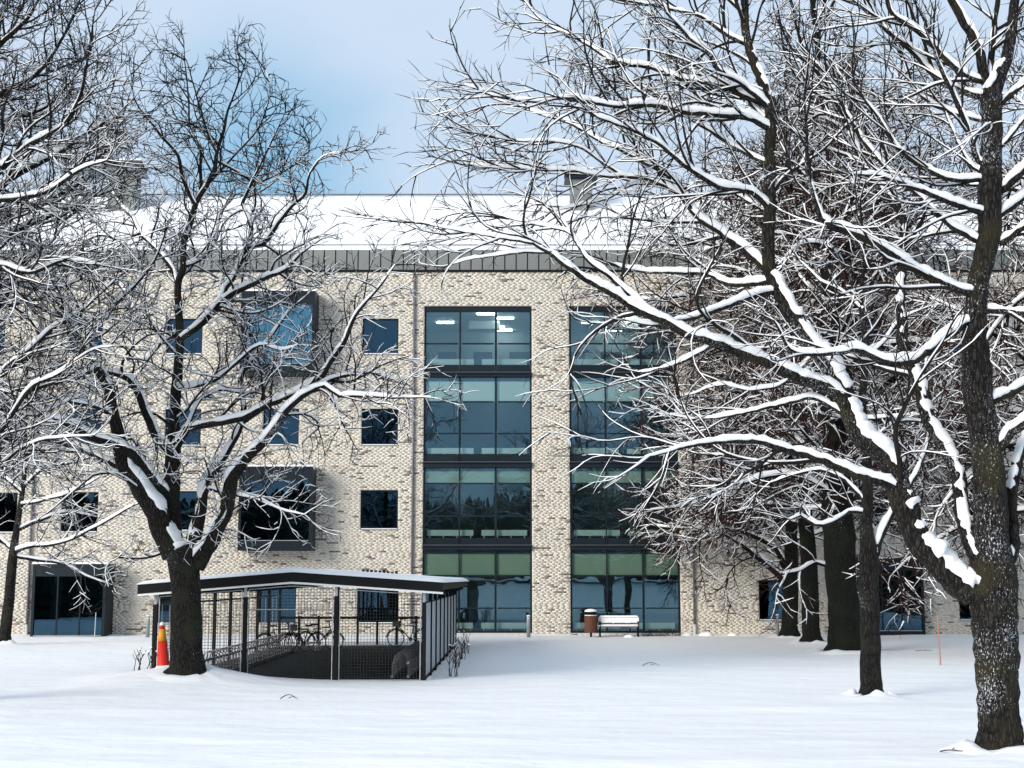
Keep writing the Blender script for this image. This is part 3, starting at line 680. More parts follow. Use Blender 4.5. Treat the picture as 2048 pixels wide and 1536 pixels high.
bike('dark bicycle with bare handlebar standing in the middle of the parked group', (P(605, 1280, 53.0).x, 53.0, -.02), R(200))
bike('dark bicycle without basket at the right end of the parked group', (P(640, 1280, 54.0).x, 54.0, -.02), R(15))

# ------------------------------------------------------------------ small things
# cone
c_ = P(327, 1328, 36.6); gz = ground_h(c_.x, c_.y) - .06
cone = thing('traffic_cone', 'tall red and yellow traffic cone leaning by the left tree trunk', 'traffic cone', (c_.x, c_.y, gz))
hc = 1.13
MB().lathe([(.165, .0), (.165, .04), (.158, .05), (.112, hc * .62)], 0, 0, 28).build('cone_body', M['cone_red'], cone, world=False, smooth=True)
MB().lathe([(.114, hc * .622), (.070, hc * .88)], 0, 0, 28).build('yellow_band', M['cone_yellow'], cone, world=False, smooth=True)
MB().lathe([(.070, hc * .882), (.062, hc * .95), (.045, hc * .97)], 0, 0, 28).build('cone_tip', M['cone_red'], cone, world=False, smooth=True)
MB().lathe([(.06, hc * .955), (.066, hc * .985), (.04, hc * 1.02), (.01, hc * 1.03)], .008, 0, 14).build('snow_cover', M['branch_snow'], cone, world=False, smooth=True)
MB().lathe([(.30, -.10), (.24, .04), (.175, .10), (.10, .10)], .03, -.04, 18).build('snow_drift', M['snow'], cone, world=False, smooth=True)
cone.rotation_euler = (R(1), R(-3.5), 0)
# bollards
for (px, yt, yb, lab) in ((295, 1241, 1281, 'grey bollard with snow cap left of the shelter before the brick wall'), (1057, 1225, 1268, 'grey bollard before the left glazed column beside the brick pier'), (1555, 1230, 1271, 'grey bollard left of the tree trunks under the right ground floor window')):
    Yb = 64.5; p_ = P(px, yb, Yb); g_ = ground_h(p_.x, Yb)
    t_ = thing('bollard', lab, 'bollard', (p_.x, Yb, g_ - .03), 'grey bollards along the building')
    MB().lathe([(.085, 0), (.085, .80), (.08, .82)], 0, 0, 16).build('bollard_shaft', M['grey_paint'], t_, world=False, smooth=True)
    MB().lathe([(.07, .82), (.07, .90)], 0, 0, 16).build('light_head', M['pale_stake'], t_, world=False)
    MB().lathe([(.09, .90), (.09, .93), (.085, .94)], 0, 0, 16).build('bollard_cap', M['grey_paint'], t_, world=False)
    MB().lathe([(.085, .942), (.08, .97), (.04, .99)], 0, 0, 16).build('snow_cover', M['branch_snow'], t_, world=False, smooth=True)
# litter bin
p_ = P(1182, 1268, 65.0); g_ = ground_h(p_.x, 65)
t_ = thing('litter_bin', 'brown wooden slat litter bin with snow on its black lid', 'litter bin', (p_.x, 65, g_))
MB().rod((0, 0, -.05), (0, 0, .22), .05, 10).build('bin_post', M['black_metal'], t_, world=False)
MB().lathe([(.245, .20), (.245, .93)], 0, 0, 24).build('liner', M['black_metal'], t_, world=False)
sm = MB().box(-.03, .03, -.285, -.25, .20, .93).mesh('slat', M['wood_brown'])
for k in range(24):
    o = bpy.data.objects.new('slat', sm); COL.objects.link(o); o.parent = t_; o.rotation_euler = (0, 0, 2 * math.pi * k / 24)
MB().lathe([(.285, .935), (.285, .965), (.23, .966)], 0, 0, 24).build('white_rim', M['white_panel'], t_, world=False)
MB().lathe([(.21, .966), (.21, 1.06)], 0, 0, 20).build('bin_neck', M['black_metal'], t_, world=False)
MB().lathe([(.29, 1.06), (.29, 1.09), (.26, 1.13), (.15, 1.16)], 0, 0, 24).build('lid', M['black_metal'], t_, world=False, smooth=True)
MB().lathe([(.28, 1.105), (.27, 1.15), (.20, 1.20), (.08, 1.225), (.01, 1.23)], 0, 0, 24).build('snow_cover', M['branch_snow'], t_, world=False, smooth=True)
# bench
p_ = P(1238, 1268, 65.0); g_ = ground_h(p_.x, 65)
t_ = thing('park_bench', 'snow covered park bench before the right glazed column', 'bench', (p_.x, 65, g_))
for s_ in (-1, 1):
    x_ = s_ * .84
    MB().box(x_ - .025, x_ + .025, -.32, -.27, -.05, .44).box(x_ - .025, x_ + .025, .24, .29, -.05, .80).box(x_ - .024, x_ + .024, -.32, .29, .38, .42).build('leg', M['black_metal'], t_, world=False)
    MB().box(x_ - .03, x_ + .03, -.33, .25, .62, .66).box(x_ - .02, x_ + .02, -.32, -.28, .43, .62).build('armrest', M['black_metal'], t_, world=False)
for k in range(4): MB().box(-.9, .9, -.31 + k * .135, -.20 + k * .135, .425, .46).build('seat_slat', M['wood_brown'], t_, world=False)
for k in range(3): MB().box(-.9, .9, .205, .237, .50 + k * .12, .60 + k * .12).build('back_slat', M['wood_brown'], t_, world=False)
def lumpy(name, x0, x1, y0, y1, z0, z1, par, nx_=22, ny_=4):
    V = []; F = []
    for j in range(ny_ + 1):
        for i in range(nx_ + 1):
            ed = min(1, min(i, nx_ - i) / 1.0) * min(1, min(j, ny_ - j) / 1.0)
            V.append((x0 + (x1 - x0) * i / nx_, y0 + (y1 - y0) * j / ny_, z0 + (z1 - z0) * (ed ** .5) * (1 + .15 * mnoise.noise((i * .4, j, z0)))))
    for j in range(ny_):
        for i in range(nx_): a = j * (nx_ + 1) + i; F.append((a, a + 1, a + nx_ + 2, a + nx_ + 1))
    return link(name, np_mesh(name, np.array(V), np.array(F), M['branch_snow']), par, world=False)
lumpy('seat_snow', -.9, .9, -.33, .17, .462, .54, t_)
bs = lumpy('back_snow', -.9, .9, .10, .26, .845, .92, t_)
fs = MB()
for i in range(26):                                 # snow plastered on the backrest
    a = -.9 + 1.8 * i / 26; c = a + 1.8 / 26; zz = .60 + .04 * mnoise.noise((i * .6, 3, 0)); fs.box(a, c, .165, .20, zz, .85)
fs.build('plastered_snow', M['branch_snow'], t_, world=False)
# stakes
for (px, yt, yb, tilt, mm, lab) in ((1881, 1226, 1326, -1.5, 'stake', 'thin reddish marker stake standing alone in the snow right of the trunks'), (189, 1224, 1277, 1.0, 'pale_stake', 'thin pale marker stake before the left glazed entrance')):
    Ys = 2900 * EYE / (yb - HOR); Ys = min(Ys, 64.3); p_ = P(px, yb, Ys); g_ = ground_h(p_.x, Ys)
    o = MB().rod((0, 0, -.15), (0, 0, P(px, yt, Ys).z - g_), .022, 6, .018).build('marker_stake', M[mm]); o.location = (p_.x, Ys, g_); o.rotation_euler = (0, R(tilt), 0)
    tag(o, lab, 'stake', 'marker stakes in the snow')

# ------------------------------------------------------------------ tubes and trees
def branch_arrays(polys):
    n = np.array([len(p_) for p_ in polys]); A = np.array([q for p_ in polys for q in p_], dtype=np.float64)
    e = np.cumsum(n); s = e - n
    idx = np.arange(len(A)); first = np.zeros(len(A), bool); first[s] = True; last = np.zeros(len(A), bool); last[e - 1] = True
    nxt = np.where(last, idx, idx + 1); prv = np.where(first, idx, idx - 1)
    T = A[nxt, :3] - A[prv, :3]; T /= np.maximum(np.linalg.norm(T, axis=1, keepdims=True), 1e-9)
    return A, T, first, last
def tube_mesh(name, polys, k, material, rough=0.0):
    A, T, first, last = branch_arrays(polys)
    ref = np.zeros_like(T)
    for s0, e0 in zip(np.where(first)[0], np.where(last)[0]):
        if abs(A[e0, 2] - A[s0, 2]) > .75 * np.linalg.norm(A[e0, :3] - A[s0, :3]): ref[s0:e0 + 1] = (.15, 1, 0)
        else: ref[s0:e0 + 1, 2] = 1
    Sd = np.cross(T, ref); Sd /= np.maximum(np.linalg.norm(Sd, axis=1, keepdims=True), 1e-6); U = np.cross(Sd, T)
    an = 2 * np.pi * np.arange(k) / k
    rad = A[:, 3][:, None] * np.ones(k)[None]
    if rough:
        nz_ = rng.random(rad.shape) - .5
        for _ in range(3): nz_ = (nz_ + np.roll(nz_, 1, 0) + np.roll(nz_, -1, 0) + .5 * np.roll(nz_, 1, 1) + .5 * np.roll(nz_, -1, 1)) / 4
        rad *= 1 + rough * 5 * nz_
    Vt = A[:, None, :3] + rad[..., None] * (np.cos(an)[None, :, None] * Sd[:, None] + np.sin(an)[None, :, None] * U[:, None])
    i = np.where(~last)[0]; j = np.arange(k); jn = (j + 1) % k
    F = np.stack([i[:, None] * k + j, i[:, None] * k + jn, (i[:, None] + 1) * k + jn, (i[:, None] + 1) * k + j], -1).reshape(-1, 4)
    return np_mesh(name, Vt.reshape(-1, 3), F, material)
def snow_mesh(name, polys, k, material, depth, fade=None, wide=0.9, rag=0.25, share=.85):
    """snow lying along the upper side of the branches, thickest on level ones"""
    A, T, first, last = branch_arrays(polys)
    hz = np.sqrt(np.maximum(0, 1 - T[:, 2] ** 2)); cov = np.clip((hz - (.18 if k > 4 else .26)) / .26, 0, 1)
    if fade is not None: cov *= np.clip((fade - A[:, 2]) / 4.5, 0.5 if k > 4 else 0.12, 1)
    r = A[:, 3]
    e_ = rng.normal(0, 1, len(A)); e_ = np.convolve(e_, np.ones(5) / 5, 'same') * 2.0
    cov *= np.clip(1.0 + rag * (e_ + .35 * rng.normal(0, 1, len(A))), .35, 1.5)
    cov[last] *= .6
    if k <= 4: cov *= np.repeat(rng.random(first.sum()) < share, np.diff(np.append(np.where(first)[0], len(A))))
    if k > 4: cov = np.where(cov > .62, np.maximum(cov, .84), cov)
    seg = np.where(~last)[0]; keep = (cov[seg] + cov[seg + 1]) > .5; seg = seg[keep]
    if len(seg) == 0: return [] if k > 4 else None
    up = np.array([0, 0, 1.0]); Sd = np.cross(T, up); Sd /= np.maximum(np.linalg.norm(Sd, axis=1, keepdims=True), 1e-6); U = np.cross(Sd, T)
    hw = (r * wide + (.004 if k > 4 else .001)) * np.minimum(cov, 1.1) + .001; hh = r * .40 * np.minimum(cov, 1) + depth * (np.minimum(1.3, .5 + r / .07) if k > 4 else np.minimum(1.2, .22 + r / .045)) * hz * cov
    if k > 4:                                        # the wind packed it a little to the open side
        wv = np.array([-.18, -.42, 0]); U2 = U + wv - T * (T @ wv)[:, None]; U = U2 / np.linalg.norm(U2, axis=1, keepdims=True); Sd = np.cross(T, U)
    C0 = A[:, :3] + U * (r * (.68 if k > 4 else .50))[:, None]
    an = np.linspace(-.25 * np.pi, 1.25 * np.pi, k) if k > 3 else np.array([-.15, .5, 1.15]) * np.pi
    sn_ = np.sin(an); sn_ = np.where(sn_ < 0, sn_ * .25, sn_)
    jit = 1 + (.18 if k > 4 else .16) * (rng.random((len(A), k)) - .5) * 2
    if k > 4: ro = r[:, None] * .26 * (rng.random((len(A), k)) - .5)
    else: ro = 0
    Vt = C0[:, None] + (np.cos(an)[None] * hw[:, None] * jit)[..., None] * Sd[:, None] + (sn_[None] * hh[:, None] * jit + ro)[..., None] * U[:, None]
    j = np.arange(k); jn = (j + 1) % k
    F = np.stack([seg[:, None] * k + j, seg[:, None] * k + jn, (seg[:, None] + 1) * k + jn, (seg[:, None] + 1) * k + j], -1).reshape(-1, 4)
    Vt = Vt.reshape(-1, 3)
    def piece(f): used, inv = np.unique(f, return_inverse=True); return np_mesh(name, Vt[used], inv.reshape(f.shape), material)
    if k <= 4: return piece(F)
    F = F.reshape(len(seg), k, 4)                     # every stretch of snow is a piece of its own
    return [piece(F[r_].reshape(-1, 4)) for r_ in np.split(np.arange(len(seg)), np.where(np.diff(seg) > 1)[0] + 1) if len(r_) > 2]

def catmull(pts, step):
    """pts: tuples (x, y, w ...) resampled along a Catmull-Rom curve"""
    pts = [np.array(p_, float) for p_ in pts]; ext = [2 * pts[0] - pts[1]] + pts + [2 * pts[-1] - pts[-2]]; o = []
    for i in range(1, len(ext) - 2):
        a, b_, c, d = ext[i-1:i+3]; n = max(1, int(np.hypot(*(c - b_)[:2]) / step))
        for k in range(n):
            t_ = k / n
            o.append(.5 * (2 * b_ + (c - a) * t_ + (2 * a - 5 * b_ + 4 * c - d) * t_ ** 2 + (3 * b_ - a - 3 * c + d) * t_ ** 3))
    o.append(pts[-1]); return o

rnd = random.Random(11)
def unit(x, y, z):
    l = math.sqrt(x * x + y * y + z * z) or 1e-9; return x / l, y / l, z / l
def sprout(p, d, Ln, r, lvl, o, cfg):
    """one branch and its branches; o collects polylines by level"""
    sg = cfg['seg'][min(lvl, len(cfg['seg']) - 1)]; n = max(2, int(Ln / sg + .5)); st = Ln / n
    wob = cfg['wob'] * (1.0 if lvl < 3 else 1.3); tip = max(cfg['rmin'] * .4, r * .25)
    x, y, z = p; dx, dy, dz = d; pl = [(x, y, z, r)]
    up = cfg['up']; kx, ky, kz = rnd.gauss(0, wob * .5), rnd.gauss(0, wob * .4), rnd.gauss(0, wob * .5)
    for i in range(1, n + 1):
        kx = .75 * kx + rnd.gauss(0, wob * .6); ky = .75 * ky + rnd.gauss(0, wob * .5); kz = .75 * kz + rnd.gauss(0, wob * .6)
        dx += kx; dy += ky; dz += kz + up * (.5 + i / n)
        dx, dy, dz = unit(dx, dy, dz); x += dx * st; y += dy * st; z += dz * st
        if z < cfg['zmin']: dz = abs(dz); z = cfg['zmin']
        pl.append((x, y, z, r + (tip - r) * i / n))
    o[min(lvl, 3)].append(pl)
    if lvl >= cfg['depth']: return
    sp = cfg['gap'][min(lvl, len(cfg['gap']) - 1)]
    m_ = int(Ln * .85 / sp + rnd.random()); 
    for k in range(m_):
        f = .15 + .83 * (k + rnd.random()) / m_; q = f * n; i = min(int(q), n - 1); u = q - i
        a, b_ = pl[i], pl[i + 1]
        px_, py_, pz_ = (a[0] + (b_[0] - a[0]) * u, a[1] + (b_[1] - a[1]) * u, a[2] + (b_[2] - a[2]) * u); rr = a[3] + (b_[3] - a[3]) * u
        t_ = unit(b_[0] - a[0], b_[1] - a[1], b_[2] - a[2])
        cl = Ln * rnd.uniform(.32, .62) * (1.12 - .6 * f); cl = max(cl, cfg['lmin'] * rnd.uniform(.7, 1.3))
        sprout((px_, py_, pz_), turn(t_, R(rnd.uniform(*cfg['ang'])), cfg.get('lift', .15)), cl, max(cfg['rlv'][min(lvl + 1, 3)], min(rr * .68, .006 + .0095 * cl)), lvl + 1, o, cfg)
def turn(t_, a, lift):
    g = (rnd.gauss(0, 1), rnd.gauss(0, .75), rnd.gauss(0, 1) + lift); dt = g[0]*t_[0] + g[1]*t_[1] + g[2]*t_[2]
    q = unit(g[0] - dt * t_[0], g[1] - dt * t_[1], g[2] - dt * t_[2]); c, s = math.cos(a), math.sin(a)
    return unit(t_[0]*c + q[0]*s, t_[1]*c + q[1]*s, t_[2]*c + q[2]*s)

BASE = dict(seg=[.30, .24, .20, .18], wob=.17, up=.03, rmin=.0075, depth=3, gap=[.42, .30, .24], lmin=.30, ang=(28, 62), zmin=.6, lgap=.50, lift=.15,
            depth_snow=.030, limb_snow=1.6, rlv=(.02, .018, .012, .009), tshare=.42, bshare=.85, keep=None, fade=None, bark='bark', twig='twig', klen=(1.0, 20.0), step=13)
TRI = [0]
def build_tree(name, label, Y, trunk, limbs, cfg=None, auto=None, seed=1):
    """trunk and limbs are traced as (x, y, width) in photograph pixels at their own distance, then grown on"""
    global rnd
    rnd = random.Random(seed); C = dict(BASE); C.update(cfg or {})
    ppm = FPX / Y
    def lift3(poly, y0, slope, jit):
        pts = catmull(poly, C['step']); o = []; yy = y0; px_ = None; j1 = rnd.random() * 50
        for i, q in enumerate(pts):
            if px_ is not None: yy += slope * math.hypot(q[0] - px_[0], q[1] - px_[1]) / ppm
            px_ = q; jx = jit * mnoise.noise((i * .45, j1, 0)) * max(2.0, q[2] * .16); jy = jit * mnoise.noise((i * .45, j1, 7)) * max(2.0, q[2] * .16)
            v = P(q[0] + jx, q[1] + jy, yy); o.append((v.x, v.y, v.z, max(q[2], 1.2) / 2 / ppm, q[0], q[1]))
        return o
    base = P(trunk[0][0], trunk[0][1], Y); root = thing(name, label, 'tree', (base.x, Y, ground_h(base.x, Y)))
    tk = lift3(trunk, Y, C.get('tslope', 0.0), .5)
    gz = ground_h(base.x, Y) - .15
    tk[0] = (tk[0][0], tk[0][1], min(gz, tk[0][2]), tk[0][3] * 1.12) + tk[0][4:]
    tm = link('trunk', tube_mesh('trunk', [[q[:4] for q in tk]], 22, M[C['bark']], .030), root)
    sm = snow_mesh('snow_cover', [[q[:4] for q in tk]], 7, M['branch_snow'], C['depth_snow'], C['fade'])
    for m_ in sm: link('snow_cover', m_, tm)
    built = [tk]; lm = []
    cr = max(q[3] for q in tk[:2]); g0 = ground_h(base.x, Y); V_, F_, K_ = [], [], 36
    for j, (ro_, zo_) in enumerate(((.86, .0), (1.0, .06), (1.22, .045), (1.6, .01), (2.3, -.07))):
        for i in range(K_):
            a_ = 2 * math.pi * i / K_; n_ = mnoise.noise((math.cos(a_) * 1.6 + seed, math.sin(a_) * 1.6, 0)); n2_ = mnoise.noise((math.cos(a_) * 6, math.sin(a_) * 6, seed))
            x_, y_ = base.x + cr * ro_ * (1 + .10 * n2_) * math.cos(a_), Y + cr * ro_ * (1 + .10 * n2_) * math.sin(a_)
            V_.append((x_, y_, ground_h(x_, y_) + (zo_ * (1 + 2.2 * n_ + .9 * n2_) if zo_ > 0 else zo_ - .01)))
    for j in range(4):
        for i in range(K_): F_.append((j * K_ + i, j * K_ + (i + 1) % K_, (j + 1) * K_ + (i + 1) % K_, (j + 1) * K_ + i))
    link('snow_collar', np_mesh('snow_collar', np.array(V_), np.array(F_)[:, ::-1], M['snow']), root)
    for li in limbs:
        poly, slope = li[0], (li[1] if len(li) > 1 else rnd.choice((-1, 1)) * rnd.uniform(.15, .6))
        nr = min((q for b_ in built for q in b_), key=lambda q: (q[4] - poly[0][0]) ** 2 + (q[5] - poly[0][1]) ** 2)
        l3 = lift3(poly, nr[1], slope, 1.0); built.append(l3); lm.append((l3, C['lgap']))
    if auto:                                         # limbs nobody can trace one by one
        hgt = [q for q in tk if q[2] > auto['z0']]
        for k in range(auto['n']):
            q = hgt[min(len(hgt) - 1, int(len(hgt) * (k + rnd.random() * .7) / auto['n']))]; az = k * 2.4 + rnd.uniform(-.5, .5); el = R(rnd.uniform(*auto['el']))
            f = (q[2] - auto['z0']) / max(1e-3, hgt[-1][2] - auto['z0'])
            o = [[], [], [], []]; c2 = dict(C); c2['depth'] = -1; c2['wob'] = .15; c2['seg'] = [.4]; c2['up'] = auto.get('up', .012)
            sprout(q[:3], unit(math.cos(az) * math.cos(el), math.sin(az) * math.cos(el), math.sin(el) + .5 * f), auto['len'] * rnd.uniform(.7, 1.1) * (1 - .45 * f), min(q[3] * .62, auto['r']), 0, o, c2)
            lm.append((o[0][0], C['lgap']))
    for l3, lg in lm:
        main = [q[:4] for q in l3]; o = [[], [], [], []]
        # taper of the child length follows the thickness of the limb
        acc = 0; nxt = lg * rnd.uniform(.3, 1)
        for i in range(1, len(main)):
            a, b_ = main[i-1], main[i]; ds = math.dist(a[:3], b_[:3]); acc += ds
            while acc > nxt:
                nxt += lg * rnd.uniform(.6, 1.4)
                if b_[3] > C.get('rbare', .085) and rnd.random() < .75: continue
                if C['keep'] and rnd.random() > C['keep'](l3[i]): continue
                cl = min(C.get('lmax', 3.2), C['klen'][0] + C['klen'][1] * b_[3]) * rnd.uniform(.55, 1.15)
                t_ = unit(b_[0] - a[0], b_[1] - a[1], b_[2] - a[2])
                sprout(b_[:3], turn(t_, R(rnd.uniform(*C['ang'])), C['lift']), cl, max(C['rlv'][1], min(b_[3] * .6, .009 + .012 * cl)), 1, o, C)
        t_ = unit(*(main[-1][k] - main[-2][k] for k in range(3)))
        for k in range(2): sprout(main[-1][:3], turn(t_, R(rnd.uniform(5, 30)), .1), rnd.uniform(.7, 1.3), max(C['rmin'], main[-1][3] * .8), 2, o, C)
        rm = max(q[3] for q in main)
        lo = link('limb', tube_mesh('limb', [main], 12 if rm > .06 else 8, M[C['bark']], .07), root)
        sm = snow_mesh('limb_snow', [main], 8, M['branch_snow'], C['depth_snow'] * C['limb_snow'], C['fade'], .94, .22)
        for m_ in sm: link('limb_snow', m_, lo)
        br = o[1] + o[2]; 
        if br: link('branches', tube_mesh('branches', br, 4, M[C['twig']]), lo, kind='stuff')
        if o[3]: link('twigs', tube_mesh('twigs', o[3], 3, M[C['twig']]), lo, kind='stuff')
        sm = snow_mesh('branch_snow', br, 4, M['branch_snow'], C['depth_snow'], C['fade'], 1.0, share=C['bshare']) if br else None
        if sm: link('branch_snow', sm, lo, kind='stuff')
        sm = snow_mesh('twig_snow', o[3], 3, M['branch_snow'], C['depth_snow'], C['fade'], 1.0, share=C['tshare']) if o[3] else None
        if sm: link('twig_snow', sm, lo, kind='stuff')
    return root

# --- big tree in front of the shelter
LTREE = [
 ([(365,1120,40),(347,1079,40),(342,1030,38),(341,993,35),(345,928,32),(345,905,32),(349,842,22),(353,778,22),(358,726,19),(360,662,17),(356,606,15),(356,571,15),(366,533,14),(368,485,13),(379,448,13),(394,401,12),(412,372,11),(430,335,9),(434,303,8),(448,262,7),(456,219,5),(474,175,4),(492,120,2)], .12),
 ([(345,910,24),(330,893,18),(315,877,18),(289,817,15),(268,769,14),(233,748,11),(186,743,9),(143,752,7),(95,745,5),(50,760,3)], -.3),
 ([(348,908,22),(362,877,18),(374,858,16),(395,852,15),(427,847,15),(487,834,15),(530,812,13),(573,795,13),(605,778,11),(637,758,11),(663,722,10),(693,675,9),(710,632,7),(745,589,5),(770,559,4),(790,530,2)], -.25),
 ([(372,865,9),(384,829,9),(400,800,7),(440,780,6),(480,785,5)], .5),
 ([(350,1110,48),(332,1079,46),(315,1031,44),(292,996,40),(272,963,36),(246,920,32),(238,885,28),(232,850,24),(225,821,22),(216,778,22),(203,748,19),(177,709,14),(164,683,13),(143,649,11),(113,597,8),(85,560,5),(60,540,3)], -.2),
 ([(333,1010,22),(322,978,22),(289,941,22),(263,907,21),(220,885,19),(177,872,17),(143,851,16),(100,838,14),(50,822,11),(0,806,8),(-50,790,5)], -.5),
 ([(256,940,18),(225,926,15),(180,905,14),(143,890,12),(100,874,10),(40,850,8),(-20,835,5)], .3),
 ([(232,838,10),(210,822,9),(186,812,9),(140,803,8),(100,795,7),(40,782,6),(-20,770,4)], -.6),
 ([(375,1115,34),(392,1057,30),(398,1030,26),(403,1000,24),(418,954,20),(444,920,17),(465,885,15),(482,851,13),(487,812,12),(480,761,10),(490,735,9),(515,710,8),(547,666,7),(581,619,5),(616,589,3)], .3),
 ([(390,1132,40),(410,1100,34),(427,1074,32),(442,1045,29),(455,1010,28),(462,960,27),(487,924,22),(508,900,20),(530,881,19),(556,847,16),(581,812,14),(615,785,12),(650,772,10),(680,792,8),(723,791,7),(796,795,5),(862,795,2)], -.2),
 ([(632,778,9),(660,760,8),(690,752,6),(740,745,5),(790,760,3)], .4),
 ([(404,1000,10),(414,978,9),(444,984,8),(508,997,7),(545,1012,5),(573,1023,4),(610,1030,2)], -.7),
 ([(360,680,12),(397,653,14),(418,632,14),(457,593,13),(508,567,12),(540,552,10),(573,537,8),(600,510,5),(640,480,3)], -.4),
 ([(425,626,11),(440,600,11),(452,575,12),(470,547,12),(492,499,11),(503,456,10),(490,420,8),(485,408,8),(503,365,7),(521,328,5),(545,280,4),(569,226,2)], .3),
 ([(494,496,9),(525,488,10),(545,465,9),(558,445,8),(583,412,7),(612,385,6),(620,346,4),(649,313,3),(685,303,2)], -.3),
 ([(356,575,11),(346,540,12),(321,507,12),(300,485,10),(281,467,10),(266,434,8),(237,405,7),(215,360,5),(204,328,4),(195,280,2)], .3),
 ([(390,410,9),(375,380,8),(365,350,8),(354,310,7),(317,266,6),(292,233,4),(270,200,3),(262,150,2)], -.3),
 ([(402,390,9),(401,328,7),(401,292,6),(385,260,5),(379,248,5),(377,200,4),(372,150,3),(368,95,2)], .3),
 ([(434,305,6),(419,277,5),(401,219,4),(386,164,3),(372,120,2)], -.5),
 ([(430,320,6),(474,343,5),(510,365,5),(550,350,4),(590,330,3),(620,290,2)], .5),
 ([(412,372,7),(470,310,5),(520,250,4),(540,180,3),(530,140,2)], .4),
 ([(360,662,9),(320,690,8),(290,720,7),(265,700,6),(270,650,6),(262,600,5),(230,560,4),(200,520,3)], .5),
 ([(353,778,9),(400,770,8),(440,755,7),(480,720,6),(520,690,5),(560,700,4),(600,690,3)], -.6),
 ([(366,533,8),(400,520,8),(430,480,7),(440,430,5),(470,390,4)], .6),
 ([(280,467,7),(240,480,6),(200,470,5),(150,490,4),(110,470,3)], .4),
 ([(164,683,8),(200,640,7),(240,600,6),(280,560,5),(310,520,4),(330,470,3)], -.5),
]
build_tree('broad_tree', 'broad snow laden tree forking low in front of the bicycle shelter', 36.0,
  [(372,1347,84),(372,1334,72),(372,1310,65),(372,1250,62),(372,1185,58),(370,1150,60),(366,1125,64),(358,1100,56)], LTREE,
  dict(fade=15.8, lgap=.31, up=.02, lift=.05, seg=[.26, .20, .16, .14], wob=.22, gap=[.36, .24, .19], rmin=.0095, rlv=(.02, .020, .014, .0105), limb_snow=1.6, klen=(1.1, 18), depth_snow=.036, tshare=.36, ang=(30, 70)), seed=3)

